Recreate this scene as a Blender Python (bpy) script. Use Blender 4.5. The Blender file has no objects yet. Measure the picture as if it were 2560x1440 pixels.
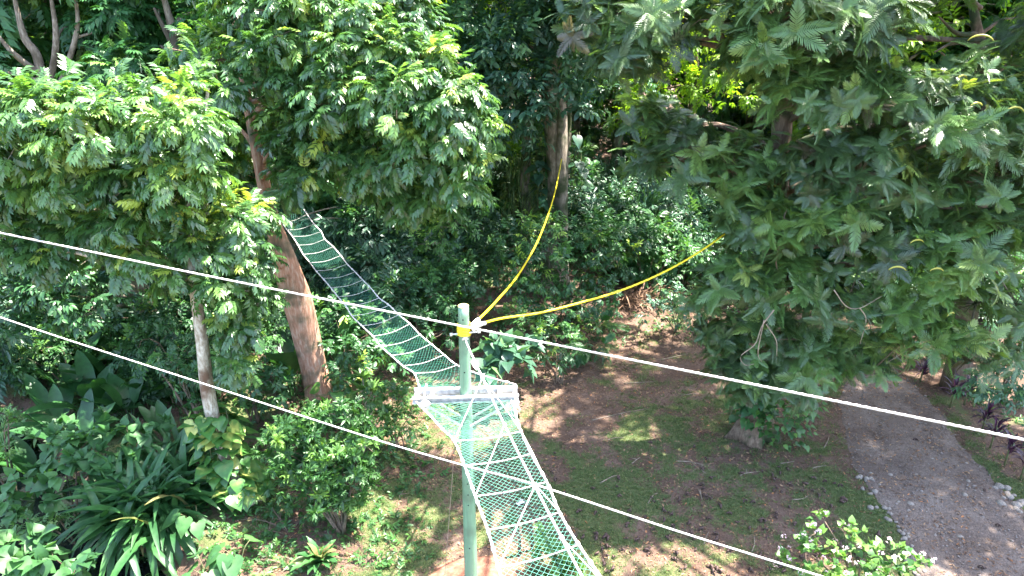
import bpy, math, random
import numpy as np
from mathutils import Vector

S = bpy.context.scene
COL = S.collection
rng = np.random.default_rng(11)
random.seed(5)

# ------------------------------------------------------------------ camera, sky, sun, exposure
CAM = np.array([0.0, 0.0, 10.0]); PITCH = math.radians(22.0); FPX = 1707.0
cd = bpy.data.cameras.new("camera"); cam = bpy.data.objects.new("camera", cd); COL.objects.link(cam)
cam.location = CAM; cam.rotation_euler = (math.pi / 2 - PITCH, 0, 0)
cd.sensor_width = 36.0; cd.lens = 36.0 * FPX / 2560.0; cd.clip_start = 0.05; cd.clip_end = 2000
S.camera = cam
SUN = np.array([0.35, 0.10, 0.93]); SUN = SUN / np.linalg.norm(SUN)
w = bpy.data.worlds.new("World"); S.world = w; w.use_nodes = True
nt = w.node_tree
sky = nt.nodes.new("ShaderNodeTexSky"); sky.sky_type = 'NISHITA'; sky.sun_disc = False
sky.sun_elevation = math.asin(SUN[2]); sky.sun_rotation = math.atan2(SUN[0], SUN[1])
sky.air_density = 1.0; sky.dust_density = 2.0
bg = nt.nodes["Background"]; bg.inputs["Strength"].default_value = 0.15
nt.links.new(sky.outputs[0], bg.inputs["Color"])
sd = bpy.data.lights.new("sun", 'SUN'); sd.energy = 4.5; sd.angle = math.radians(0.53); sd.color = (1.0, 0.95, 0.86)
sun = bpy.data.objects.new("sun", sd); COL.objects.link(sun); sun.location = (10, 5, 40)
sun.rotation_euler = Vector(SUN).to_track_quat('Z', 'Y').to_euler()
S.view_settings.view_transform = 'Standard'; S.view_settings.look = 'None'
S.view_settings.exposure = 2.98; S.view_settings.gamma = 1.0
cy = S.cycles
cy.max_bounces = 7; cy.diffuse_bounces = 4; cy.glossy_bounces = 2; cy.transmission_bounces = 5
cy.transparent_max_bounces = 4; cy.caustics_reflective = False; cy.caustics_refractive = False
cy.sample_clamp_indirect = 6.0

# ------------------------------------------------------------------ geometry helpers
Fv = np.array([0, math.cos(PITCH), -math.sin(PITCH)]); Uv = np.array([0, math.sin(PITCH), math.cos(PITCH)]); Xv = np.array([1.0, 0, 0])
def P(px, py, d):
    return CAM + d * (Fv + (px - 1280) / FPX * Xv - (py - 720) / FPX * Uv)
def G(px, py, z=0.0):
    r = Fv + (px - 1280) / FPX * Xv - (py - 720) / FPX * Uv
    return CAM + r * ((z - CAM[2]) / r[2])
def nrm(v):
    v = np.asarray(v, float); return v / (np.linalg.norm(v, axis=-1, keepdims=True) + 1e-9)

def _hash(ix, iy, s):
    h = (ix * 374761393 + iy * 668265263 + s * 974711) & 0x7fffffff
    h = ((h ^ (h >> 13)) * 1274126177) & 0x7fffffff
    return ((h ^ (h >> 16)) & 0xffff) / 65535.0
def vnoise(x, y, s=0):
    x = np.asarray(x, float); y = np.asarray(y, float)
    ix = np.floor(x).astype(np.int64); iy = np.floor(y).astype(np.int64)
    fx = x - ix; fy = y - iy; fx = fx * fx * (3 - 2 * fx); fy = fy * fy * (3 - 2 * fy)
    a = _hash(ix, iy, s); b = _hash(ix + 1, iy, s); c = _hash(ix, iy + 1, s); d = _hash(ix + 1, iy + 1, s)
    return (a * (1 - fx) + b * fx) * (1 - fy) + (c * (1 - fx) + d * fx) * fy
def fbm(x, y, s=0, o=4):
    t = 0; a = .5; n = 0
    for k in range(o):
        t = t + a * vnoise(x * 2 ** k + k * 17.3, y * 2 ** k - k * 9.1, s + k); n += a; a *= .5
    return t / n
def sstep(a, b, x):
    t = np.clip((np.asarray(x, float) - a) / (b - a), 0, 1); return t * t * (3 - 2 * t)

# stream gully on the left
GA = np.array([-4.6, 7.2]); GB = np.array([-13.0, 14.2])
def gully(x, y):
    d = GB - GA; L = np.hypot(*d); d = d / L
    px = x - GA[0]; py = y - GA[1]
    return np.abs(px * -d[1] + py * d[0])
def H(x, y):
    x = np.asarray(x, float); y = np.asarray(y, float)
    h = 0.10 * (fbm(x * .5, y * .5, 3) - .5) * sstep(6.5, 3.5, x)
    h = h - 1.0 * (1 - sstep(0.5, 2.0, gully(x, y))) * sstep(-3.2, -4.6, x)
    h = h + .35 * np.exp(-(((x - PBX) ** 2 + (y - PBY) ** 2) / .5)) * .5
    return h
PBX, PBY = -0.754, 9.7
def gp(px, py):
    p = G(px, py); p[2] = float(H(p[0], p[1])); return p

class MB:
    def __init__(s): s.v = []; s.f = {3: [], 4: []}; s.t = []; s.n = 0
    def add(s, V, F, tone=0.5):
        V = np.asarray(V, float).reshape(-1, 3)
        for k in (3, 4):
            if k in F and len(F[k]): s.f[k].append(np.asarray(F[k], np.int64).reshape(-1, k) + s.n)
        s.v.append(V); s.t.append(np.broadcast_to(np.asarray(tone, np.float32), (len(V),)))
        s.n += len(V); return s
    def build(s, name, mat, parent=None, smooth=True):
        V = np.concatenate(s.v) if s.v else np.zeros((0, 3))
        off = wloc(parent) if parent is not None else np.zeros(3)
        me = bpy.data.meshes.new(name)
        q = np.concatenate(s.f[4]) if s.f[4] else np.zeros((0, 4), np.int64)
        t = np.concatenate(s.f[3]) if s.f[3] else np.zeros((0, 3), np.int64)
        me.vertices.add(len(V)); me.vertices.foreach_set("co", (V - off).astype(np.float32).ravel())
        li = np.concatenate([q.ravel(), t.ravel()]).astype(np.int32)
        tot = np.concatenate([np.full(len(q), 4), np.full(len(t), 3)]).astype(np.int32)
        st = np.concatenate([[0], np.cumsum(tot)[:-1]]).astype(np.int32)
        me.loops.add(len(li)); me.loops.foreach_set("vertex_index", li)
        me.polygons.add(len(tot)); me.polygons.foreach_set("loop_start", st)
        try: me.polygons.foreach_set("loop_total", tot)
        except Exception: pass
        me.polygons.foreach_set("use_smooth", np.full(len(tot), bool(smooth)))
        a = me.attributes.new("tone", 'FLOAT', 'POINT'); a.data.foreach_set("value", np.concatenate(s.t).astype(np.float32))
        me.update(calc_edges=True)
        if mat: me.materials.append(mat)
        o = bpy.data.objects.new(name, me); COL.objects.link(o)
        if parent is not None: o.parent = parent
        return o
WL = {}
def wloc(o):
    p = np.zeros(3)
    while o is not None:
        p = p + np.array(o.location); o = o.parent
    return p
def tag(o, label=None, cat=None, group=None, kind=None):
    if label: o["label"] = label
    if cat: o["category"] = cat
    if group: o["group"] = group
    if kind: o["kind"] = kind
    return o
def thing(name, label, cat, loc, group=None):
    o = bpy.data.objects.new(name, None); COL.objects.link(o); o.location = [float(c) for c in loc]
    o.empty_display_size = .2
    return tag(o, label, cat, group)
def copy_thing(o, loc=None, rz=None, sc=None, label=None):
    c = o.copy(); COL.objects.link(c)
    if loc is not None: c.location = [float(a) for a in loc]
    if rz is not None: c.rotation_euler = (0, 0, rz) if not isinstance(rz, (tuple, list)) else rz
    if sc is not None: c.scale = (sc, sc, sc) if not isinstance(sc, (tuple, list)) else sc
    if label: c["label"] = label
    for ch in o.children:
        k = ch.copy(); COL.objects.link(k); k.parent = c
        for g in ch.children:
            m = g.copy(); COL.objects.link(m); m.parent = k
    return c

def smooth_path(pts, n):
    p = np.asarray(pts, float); m = len(p)
    if m < 3: return p[0] + (p[-1] - p[0]) * np.linspace(0, 1, n)[:, None]
    e = np.vstack([2 * p[0] - p[1], p, 2 * p[-1] - p[-2]])
    t = np.linspace(0, m - 1, n); i = np.minimum(t.astype(int), m - 2); f = (t - i)[:, None]
    a, b, c, d = e[i], e[i + 1], e[i + 2], e[i + 3]
    return .5 * (2 * b + (c - a) * f + (2 * a - 5 * b + 4 * c - d) * f ** 2 + (3 * b - a - 3 * c + d) * f ** 3)
def tube(mb, path, rad, sides=8, tone=.5, mod=None, cap=True):
    p = np.asarray(path, float); n = len(p)
    r = np.broadcast_to(np.asarray(rad, float), (n,))
    t = nrm(np.gradient(p, axis=0))
    ref = np.array([0, 0, 1.0]) if abs(t[:, 2]).mean() < .8 else np.array([1.0, 0, 0])
    a = nrm(np.cross(t, ref)); b = np.cross(t, a)
    th = np.linspace(0, 2 * math.pi, sides, endpoint=False)
    rr = r[:, None] * np.ones(sides)
    if mod is not None: rr = rr * mod(np.arange(n)[:, None], th[None, :])
    V = p[:, None, :] + rr[..., None] * (np.cos(th)[None, :, None] * a[:, None, :] + np.sin(th)[None, :, None] * b[:, None, :])
    i = np.arange(n - 1)[:, None] * sides; j = np.arange(sides)[None, :]; k = (j + 1) % sides
    Q = np.stack([i + j, i + k, i + sides + k, i + sides + j], -1).reshape(-1, 4)
    V = V.reshape(-1, 3); T = []
    if cap:
        V = np.vstack([V, p[0], p[-1]]); m = n * sides
        for q in range(sides):
            T.append((q, m, (q + 1) % sides)); T.append((m - sides + q, m - sides + (q + 1) % sides, m + 1))
    mb.add(V, {4: Q, 3: T}, tone); return mb
def rope(mb, pts, r, n=120, strands=3, pitch=None, knots=None, sides=9):
    path = smooth_path(pts, n)
    L = np.linalg.norm(np.diff(path, axis=0), axis=1).sum(); seg = L / n
    pitch = pitch or r * 7
    rad = np.full(n, r)
    if knots is not None:
        s = np.linspace(0, 1, n)
        for kx, kr in knots: rad = rad + r * kr * np.exp(-((s - kx) * L / (r * 2.0)) ** 2)
    return tube(mb, path, rad, sides, mod=lambda i, th: 1 + .16 * np.cos(strands * th - i * seg / pitch * 2 * math.pi))
def box(mb, c, ax, hs, tone=.5):
    ax = np.asarray(ax, float); hs = np.asarray(hs, float)
    V = [np.asarray(c) + sx * hs[0] * ax[0] + sy * hs[1] * ax[1] + sz * hs[2] * ax[2] for sx in (-1, 1) for sy in (-1, 1) for sz in (-1, 1)]
    mb.add(V, {4: [(0, 1, 3, 2), (4, 6, 7, 5), (0, 4, 5, 1), (2, 3, 7, 6), (0, 2, 6, 4), (1, 5, 7, 3)]}, tone); return mb
def bar(mb, a, b, w_, h_, tone=.5):
    a = np.asarray(a, float); b = np.asarray(b, float); t = nrm(b - a)
    s = nrm(np.cross(t, [0, 0, 1.0])); u = np.cross(s, t)
    return box(mb, (a + b) / 2, [t, s, u], [np.linalg.norm(b - a) / 2, w_ / 2, h_ / 2], tone)

# ------------------------------------------------------------------ materials
def mat(name):
    m = bpy.data.materials.new(name); m.use_nodes = True
    n = m.node_tree.nodes; return m, n, m.node_tree.links, n["Principled BSDF"]
def ramp(n, stops):
    r = n.new("ShaderNodeValToRGB"); e = r.color_ramp.elements
    while len(e) < len(stops): e.new(.5)
    for k, (p, c) in enumerate(stops): e[k].position = p; e[k].color = (*c, 1)
    return r
def leaf_mat(name, stops, trans=.4, rough=.42, spec=.5, veins=None, tint=(1.5, 1.5, .55), yellow=0):
    m, n, l, b = mat(name)
    a = n.new("ShaderNodeAttribute"); a.attribute_name = "tone"
    r = ramp(n, stops); l.new(a.outputs["Fac"], r.inputs[0])
    col = r.outputs[0]
    tc = n.new("ShaderNodeNewGeometry")
    nz = n.new("ShaderNodeTexNoise"); nz.inputs["Scale"].default_value = 9; nz.inputs["Detail"].default_value = 2
    l.new(tc.outputs["Position"], nz.inputs["Vector"])
    hs = n.new("ShaderNodeHueSaturation"); l.new(col, hs.inputs["Color"])
    mr = n.new("ShaderNodeMapRange"); mr.inputs[1].default_value = .3; mr.inputs[2].default_value = .7; mr.inputs[3].default_value = .8; mr.inputs[4].default_value = 1.22
    l.new(nz.outputs[0], mr.inputs[0]); l.new(mr.outputs[0], hs.inputs["Value"]); col = hs.outputs[0]
    l.new(col, b.inputs["Base Color"]); b.inputs["Roughness"].default_value = rough
    b.inputs["Specular IOR Level"].default_value = spec
    mx = n.new("ShaderNodeMix"); mx.data_type = 'RGBA'; mx.blend_type = 'MULTIPLY'; mx.inputs[0].default_value = 1
    l.new(col, mx.inputs[6]); mx.inputs[7].default_value = (*tint, 1)
    t = n.new("ShaderNodeBsdfTranslucent"); l.new(mx.outputs[2], t.inputs[0])
    s = n.new("ShaderNodeMixShader"); s.inputs[0].default_value = trans
    l.new(b.outputs[0], s.inputs[1]); l.new(t.outputs[0], s.inputs[2])
    l.new(s.outputs[0], n["Material Output"].inputs[0]); return m
def bark_mat(name, c1, c2, c3, scale=(6, 6, 1.3), mossc=(.03, .05, .015), moss=.35, rough=.9, bump=.6):
    m, n, l, b = mat(name)
    g = n.new("ShaderNodeTexCoord"); mp = n.new("ShaderNodeMapping"); mp.inputs["Scale"].default_value = scale
    l.new(g.outputs["Object"], mp.inputs[0])
    z = n.new("ShaderNodeTexNoise"); z.inputs["Scale"].default_value = 2.2; z.inputs["Detail"].default_value = 6; z.inputs["Roughness"].default_value = .65
    l.new(mp.outputs[0], z.inputs["Vector"])
    r = ramp(n, [(.32, c1), (.5, c2), (.66, c3)]); l.new(z.outputs[0], r.inputs[0])
    z2 = n.new("ShaderNodeTexNoise"); z2.inputs["Scale"].default_value = 1.6; z2.inputs["Detail"].default_value = 5
    l.new(g.outputs["Object"], z2.inputs["Vector"])
    r2 = ramp(n, [(.58 - moss * .3, (0, 0, 0)), (.72 - moss * .3, (1, 1, 1))]); l.new(z2.outputs[0], r2.inputs[0])
    mx = n.new("ShaderNodeMix"); mx.data_type = 'RGBA'; l.new(r2.outputs[0], mx.inputs[0]); l.new(r.outputs[0], mx.inputs[6]); mx.inputs[7].default_value = (*mossc, 1)
    l.new(mx.outputs[2], b.inputs["Base Color"]); b.inputs["Roughness"].default_value = rough
    bp = n.new("ShaderNodeBump"); bp.inputs["Strength"].default_value = bump; bp.inputs["Distance"].default_value = .03
    l.new(z.outputs[0], bp.inputs["Height"]); l.new(bp.outputs[0], b.inputs["Normal"]); return m
def plain(name, c, rough=.6, metal=0, var=.12, scale=8, spec=.5, c2=None):
    m, n, l, b = mat(name)
    g = n.new("ShaderNodeTexCoord"); z = n.new("ShaderNodeTexNoise"); z.inputs["Scale"].default_value = scale; z.inputs["Detail"].default_value = 5
    l.new(g.outputs["Object"], z.inputs["Vector"])
    c2 = c2 or tuple(x * (1 - 2 * var) for x in c)
    r = ramp(n, [(.35, c2), (.62, c)]); l.new(z.outputs[0], r.inputs[0]); l.new(r.outputs[0], b.inputs["Base Color"])
    b.inputs["Roughness"].default_value = rough; b.inputs["Metallic"].default_value = metal; b.inputs["Specular IOR Level"].default_value = spec
    bp = n.new("ShaderNodeBump"); bp.inputs["Strength"].default_value = .15; bp.inputs["Distance"].default_value = .01
    l.new(z.outputs[0], bp.inputs["Height"]); l.new(bp.outputs[0], b.inputs["Normal"]); return m

M = {}
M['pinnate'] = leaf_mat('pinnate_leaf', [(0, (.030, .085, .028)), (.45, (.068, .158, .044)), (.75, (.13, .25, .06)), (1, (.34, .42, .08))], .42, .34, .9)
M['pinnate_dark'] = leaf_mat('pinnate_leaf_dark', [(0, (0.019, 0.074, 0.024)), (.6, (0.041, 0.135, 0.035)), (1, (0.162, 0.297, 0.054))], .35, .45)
M['feather'] = leaf_mat('feathery_leaf', [(0, (.10, .085, .055)), (.10, (.040, .076, .034)), (.45, (.078, .146, .050)), (.75, (.115, .22, .056)), (1, (.28, .35, .085))], .3, .38, .7)
M['oval'] = leaf_mat('oval_leaf', [(0, (0.022, 0.068, 0.027)), (.5, (0.041, 0.121, 0.041)), (.85, (0.081, 0.203, 0.047)), (1, (0.297, 0.432, 0.068))], .32, .4, .55)
M['oval_grey'] = leaf_mat('oval_leaf_grey', [(0, (0.030, 0.081, 0.049)), (.6, (0.054, 0.135, 0.074)), (1, (0.121, 0.243, 0.081))], .28, .38, .6)
M['backlit'] = leaf_mat('yellow_green_leaf', [(0, (0.068, 0.162, 0.024)), (.5, (0.162, 0.297, 0.027)), (1, (0.338, 0.446, 0.041))], .55, .5)  # sun through leaves put into the colour: bright yellow-green, extra translucent
M['shrub'] = leaf_mat('shrub_leaf', [(0, (.028, .085, .024)), (.5, (.055, .145, .036)), (1, (.15, .27, .06))], .35, .42)
M['strap'] = leaf_mat('strap_leaf', [(0, (.018, .066, .022)), (.55, (.034, .112, .030)), (.9, (.06, .155, .042)), (1, (.20, .17, .07))], .25, .42)
M['heart'] = leaf_mat('heart_leaf', [(0, (.028, .09, .03)), (.5, (.052, .145, .042)), (.92, (.09, .21, .055)), (1, (.4, .33, .04))], .35, .5)
M['variegated'] = leaf_mat('variegated_leaf', [(0, (.035, .11, .028)), (.5, (.06, .17, .035)), (.75, (.12, .22, .05)), (1, (.42, .45, .12))], .3, .35)
M['purple'] = leaf_mat('purple_leaf', [(0, (.02, .012, .02)), (.6, (.05, .02, .045)), (1, (.13, .05, .10))], .3, .4, tint=(1.4, .7, 1.0))
M['flower'] = leaf_mat('flower_petal', [(0, (.55, .36, .42)), (1, (.72, .62, .64))], .3, .6, tint=(1, 1, 1))
M['grass'] = leaf_mat('grass_blade', [(0, (.04, .09, .022)), (.5, (.088, .138, .042)), (.85, (.14, .185, .065)), (1, (.28, .25, .12))], .35, .55)
M['litter'] = leaf_mat('dead_leaf', [(0, (.10, .05, .03)), (.5, (.2, .11, .06)), (.85, (.32, .2, .11)), (1, (.36, .13, .04))], .1, .7, tint=(1, .9, .7))
M['bark_orange'] = bark_mat('orange_bark', (.20, .09, .05), (.36, .19, .125), (.44, .31, .235), (7, 7, 1.5), (.10, .085, .05), .22)
M['bark_pale'] = bark_mat('pale_bark', (.20, .15, .10), (.42, .36, .28), (.60, .55, .47), (9, 9, 4), (.14, .08, .05), .3)
M['bark_grey'] = bark_mat('grey_bark', (.10, .08, .06), (.21, .17, .13), (.34, .29, .23), (6, 6, 1.4), (.04, .055, .02), .5)
M['bark_mid'] = bark_mat('tan_bark', (.10, .075, .05), (.20, .155, .115), (.31, .26, .205), (8, 8, 2.5), (.08, .06, .04), .35)
M['bark_brown'] = bark_mat('brown_bark', (.075, .048, .032), (.145, .098, .068), (.225, .16, .115), (7, 7, 1.5), (.03, .045, .015), .4)
M['twig'] = plain('dry_twig', (.30, .23, .17), .85, c2=(.15, .11, .08))
M['stem'] = plain('green_stem', (.09, .13, .04), .7, c2=(.10, .08, .04))
M['rope'] = plain('white_rope', (.70, .66, .63), .8, var=.12, scale=25, c2=(.52, .48, .45))
M['yellow'] = plain('yellow_rope', (.72, .56, .02), .45, var=.06, scale=30, spec=.6)
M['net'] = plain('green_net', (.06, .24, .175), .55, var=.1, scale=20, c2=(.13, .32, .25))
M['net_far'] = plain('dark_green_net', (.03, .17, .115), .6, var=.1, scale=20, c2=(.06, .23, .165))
M['paint'] = bark_mat('green_paint', (.115, .20, .128), (.142, .255, .162), (.165, .285, .185), (9, 9, .7), (.10, .16, .105), .22, .5, .15)
M['cap'] = plain('pole_cap', (.72, .62, .24), .6, var=.06)
M['white'] = plain('white_metal', (.64, .62, .58), .55, var=.06, scale=14, c2=(.40, .385, .36))
M['hole'] = plain('dark_hole', (.012, .02, .016), .9)
M['steel'] = plain('steel', (.6, .6, .6), .35, .8)
M['pod'] = plain('brown_pod', (.085, .045, .035), .7, c2=(.04, .022, .018), scale=20)
M['stone'] = plain('pale_stone', (.27, .23, .195), .9, c2=(.15, .12, .10), scale=5)
M['gravel'] = plain('loose_gravel', (.24, .20, .175), .95, c2=(.13, .10, .088), scale=3)
M['wood'] = plain('dark_wood', (.11, .07, .05), .85, c2=(.06, .04, .03))
M['ypod'] = plain('yellow_pod', (.38, .36, .06), .5)

def ground_mat():
    m, n, l, b = mat('soil_and_turf')
    a = n.new("ShaderNodeAttribute"); a.attribute_name = "tone"
    g = n.new("ShaderNodeNewGeometry")
    def noise(s, d=5, rgh=.6):
        z = n.new("ShaderNodeTexNoise"); z.inputs["Scale"].default_value = s; z.inputs["Detail"].default_value = d; z.inputs["Roughness"].default_value = rgh
        l.new(g.outputs["Position"], z.inputs["Vector"]); return z
    z1 = noise(1.1); z2 = noise(14, 6, .7); z3 = noise(45, 4, .7)
    soil = ramp(n, [(.30, (.06, .036, .026)), (.46, (.115, .072, .052)), (.60, (.175, .118, .090)), (.75, (.26, .195, .155))])
    mxn = n.new("ShaderNodeMix"); mxn.data_type = 'FLOAT'; mxn.inputs[0].default_value = .5
    l.new(z1.outputs[0], mxn.inputs[2]); l.new(z2.outputs[0], mxn.inputs[3]); l.new(mxn.outputs[0], soil.inputs[0])
    turf = ramp(n, [(.3, (.055, .072, .028)), (.5, (.095, .118, .043)), (.7, (.17, .165, .085))]); l.new(z3.outputs[0], turf.inputs[0])
    ad = n.new("ShaderNodeMath"); ad.operation = 'MULTIPLY_ADD'; l.new(z2.outputs[0], ad.inputs[0]); ad.inputs[1].default_value = 1.1; 
    l.new(a.outputs["Fac"], ad.inputs[2])
    ad2 = n.new("ShaderNodeMath"); ad2.operation = 'MULTIPLY_ADD'; l.new(z3.outputs[0], ad2.inputs[0]); ad2.inputs[1].default_value = .7; l.new(ad.outputs[0], ad2.inputs[2])
    rr = ramp(n, [(.0, (0, 0, 0)), (1, (1, 1, 1))])
    mr = n.new("ShaderNodeMapRange"); mr.inputs[1].default_value = 1.40; mr.inputs[2].default_value = 1.66; l.new(ad2.outputs[0], mr.inputs[0])
    mx = n.new("ShaderNodeMix"); mx.data_type = 'RGBA'; l.new(mr.outputs[0], mx.inputs[0]); l.new(soil.outputs[0], mx.inputs[6]); l.new(turf.outputs[0], mx.inputs[7])
    l.new(mx.outputs[2], b.inputs["Base Color"]); b.inputs["Roughness"].default_value = .95; b.inputs["Specular IOR Level"].default_value = .15
    bp = n.new("ShaderNodeBump"); bp.inputs["Strength"].default_value = .9; bp.inputs["Distance"].default_value = .05
    l.new(ad2.outputs[0], bp.inputs["Height"]); l.new(bp.outputs[0], b.inputs["Normal"]); return m
def road_mat():
    m, n, l, b = mat('gravel')
    g = n.new("ShaderNodeNewGeometry")
    z = n.new("ShaderNodeTexNoise"); z.inputs["Scale"].default_value = .8; z.inputs["Detail"].default_value = 6; z.inputs["Roughness"].default_value = .7; l.new(g.outputs["Position"], z.inputs["Vector"])
    v = n.new("ShaderNodeTexVoronoi"); v.inputs["Scale"].default_value = 22; l.new(g.outputs["Position"], v.inputs["Vector"])
    v2 = n.new("ShaderNodeTexNoise"); v2.inputs["Scale"].default_value = 60; v2.inputs["Detail"].default_value = 4; l.new(g.outputs["Position"], v2.inputs["Vector"])
    r = ramp(n, [(.3, (.098, .07, .056)), (.5, (.145, .109, .091)), (.68, (.20, .158, .134))]); l.new(z.outputs[0], r.inputs[0])
    r2 = ramp(n, [(.0, (.75, .75, .75)), (.5, (1, 1, 1)), (1, (1.0, 1.0, 1.0))]); l.new(v.outputs["Distance"], r2.inputs[0])
    r3 = ramp(n, [(.35, (.62, .6, .58)), (.52, (1, 1, 1)), (.68, (1, 1, 1))]); l.new(v2.outputs[0], r3.inputs[0])
    m1 = n.new("ShaderNodeMix"); m1.data_type = 'RGBA'; m1.blend_type = 'MULTIPLY'; m1.inputs[0].default_value = 1
    l.new(r.outputs[0], m1.inputs[6]); l.new(r3.outputs[0], m1.inputs[7])
    hs = n.new("ShaderNodeHueSaturation"); l.new(m1.outputs[2], hs.inputs["Color"])
    mr = n.new("ShaderNodeMapRange"); mr.inputs[3].default_value = .86; mr.inputs[4].default_value = 1.16
    sx = n.new("ShaderNodeSeparateColor"); l.new(v.outputs["Color"], sx.inputs[0]); l.new(sx.outputs[0], mr.inputs[0]); l.new(mr.outputs[0], hs.inputs["Value"])
    l.new(hs.outputs[0], b.inputs["Base Color"]); b.inputs["Roughness"].default_value = .95; b.inputs["Specular IOR Level"].default_value = .2
    bp = n.new("ShaderNodeBump"); bp.inputs["Strength"].default_value = .7; bp.inputs["Distance"].default_value = .02
    l.new(v.outputs["Distance"], bp.inputs["Height"]); bp.invert = True; l.new(bp.outputs[0], b.inputs["Normal"]); return m
def water_mat():
    m, n, l, b = mat('dark_water')
    b.inputs["Base Color"].default_value = (.008, .010, .010, 1); b.inputs["Roughness"].default_value = .08
    g = n.new("ShaderNodeNewGeometry"); z = n.new("ShaderNodeTexNoise"); z.inputs["Scale"].default_value = 5; l.new(g.outputs["Position"], z.inputs["Vector"])
    bp = n.new("ShaderNodeBump"); bp.inputs["Strength"].default_value = .1; bp.inputs["Distance"].default_value = .02; l.new(z.outputs[0], bp.inputs["Height"]); l.new(bp.outputs[0], b.inputs["Normal"]); return m

# ------------------------------------------------------------------ leaf prototypes (axis +Y, normal +Z)
def join(parts):
    V = []; F = {3: [], 4: []}; n = 0
    for v, f in parts:
        V.append(np.asarray(v, float))
        for k in (3, 4):
            if k in f and len(f[k]): F[k].append(np.asarray(f[k], np.int64).reshape(-1, k) + n)
        n += len(v)
    return np.vstack(V), {k: (np.vstack(F[k]) if F[k] else np.zeros((0, k), np.int64)) for k in (3, 4)}
def xf(p, pos, ydir, zhint, s):
    v, f = p; y = nrm(ydir); z = np.asarray(zhint, float); z = nrm(z - y * (z @ y)); x = np.cross(y, z)
    return np.asarray(pos) + s * (v @ np.stack([x, y, z])), f
def leaflet(wd=.42, droop=.1, fold=.07):
    return (np.array([(0, 0, 0), (-wd / 2, .42, fold), (0, .5, 0), (wd / 2, .42, fold), (0, 1, -droop)], float), {4: [(0, 2, 4, 1), (0, 3, 4, 2)]})
def ovalleaf(wd=.46, droop=.18, fold=.07):
    V = np.array([(0, 0, 0), (-wd * .4, .25, fold), (-wd * .44, .6, fold * .6 - droop * .3), (0, 1, -droop), (wd * .44, .6, fold * .6 - droop * .3), (wd * .4, .25, fold), (0, .5, -droop * .15)], float)
    return (V, {4: [(0, 6, 2, 1), (0, 5, 4, 6)], 3: [(6, 3, 2), (6, 4, 3)]})
def strip(st, hw, z, fold=.12, wav=0, ph=0):
    st = np.asarray(st, float); hw = np.asarray(hw, float); z = np.asarray(z, float); n = len(st)
    wv = wav * np.sin(np.arange(n) * 2.1 + ph)
    L = np.stack([-hw, st, z + fold * hw + wv * hw], 1); Mi = np.stack([0 * hw, st, z], 1); R = np.stack([hw, st, z + fold * hw - wv * hw], 1)
    V = np.stack([L, Mi, R], 1).reshape(-1, 3); Q = []
    for i in range(n - 1):
        a = i * 3; Q += [(a, a + 1, a + 4, a + 3), (a + 1, a + 2, a + 5, a + 4)]
    return V, {4: Q}
def strap(wd=.07, rise=.25, arch=.55, n=7, ph=0):
    s = np.linspace(0, 1, n); hw = wd * np.clip(np.sin(np.pi * (s * .93 + .07)) ** .55, 0.02, 1); hw[-1] = .004
    return strip(s - .12 * arch * s ** 3, hw, rise * s - arch * s ** 2.2, .35, .25, ph)
def heart(wd=.45, droop=.25):
    s = np.array([-.16, -.1, 0, .12, .3, .5, .7, .88, 1.05]); hw = np.array([.14, .30, .42, .47, .45, .36, .24, .11, .005]) * wd / .45
    V, F = strip(s, hw, -droop * np.clip(s, 0, 2) ** 2, .16); V[1] = (0, .0, 0); V[4] = (0, .01, 0); return V, F
def paddle(wd=.19, pet=.5, droop=.35):
    s = np.array([0, .12, .3, .5, .7, .88, 1.0]); hw = np.array([.03, .55, .9, 1, .85, .5, .03]) * wd
    bl = strip(s + pet, hw, -droop * s ** 2, .3, .12)
    st = (np.array([(-.012, 0, 0), (.012, 0, 0), (.009, pet + .05, .01), (-.009, pet + .05, .01)]), {4: [(0, 1, 2, 3)]})
    return join([bl, st])
def pinnate(pairs=5, droop=.35, r=0):
    q = random.Random(r); parts = []
    rp = lambda t: np.array([0, t - .12 * droop * t * t, -droop * t * t])
    rk = [rp(t) for t in np.linspace(0, .9, 4)]
    for i in range(3):
        a, b_ = rk[i], rk[i + 1]; parts.append((np.array([a - [.008, 0, 0], a + [.008, 0, 0], b_ + [.006, 0, 0], b_ - [.006, 0, 0]]), {4: [(0, 1, 2, 3)]}))
    for k in range(pairs):
        t = .2 + .68 * k / (pairs - 1); c = rp(t)
        for sx in (-1, 1):
            an = math.radians(62 - 22 * t + q.uniform(-9, 9)); d = np.array([sx * math.sin(an), math.cos(an), -.28 - .35 * t + q.uniform(-.15, .15)])
            parts.append(xf(leaflet(.40, .16, .06), c, d, (sx * -.1 + q.uniform(-.2, .2), 0.1, 1), (.40 + .07 * math.sin(3.1 * t)) * q.uniform(.9, 1.1)))
    parts.append(xf(leaflet(.40, .2, .06), rp(.9), (0, .85, -.6), (0, .2, 1), .38))
    return join(parts)
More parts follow.
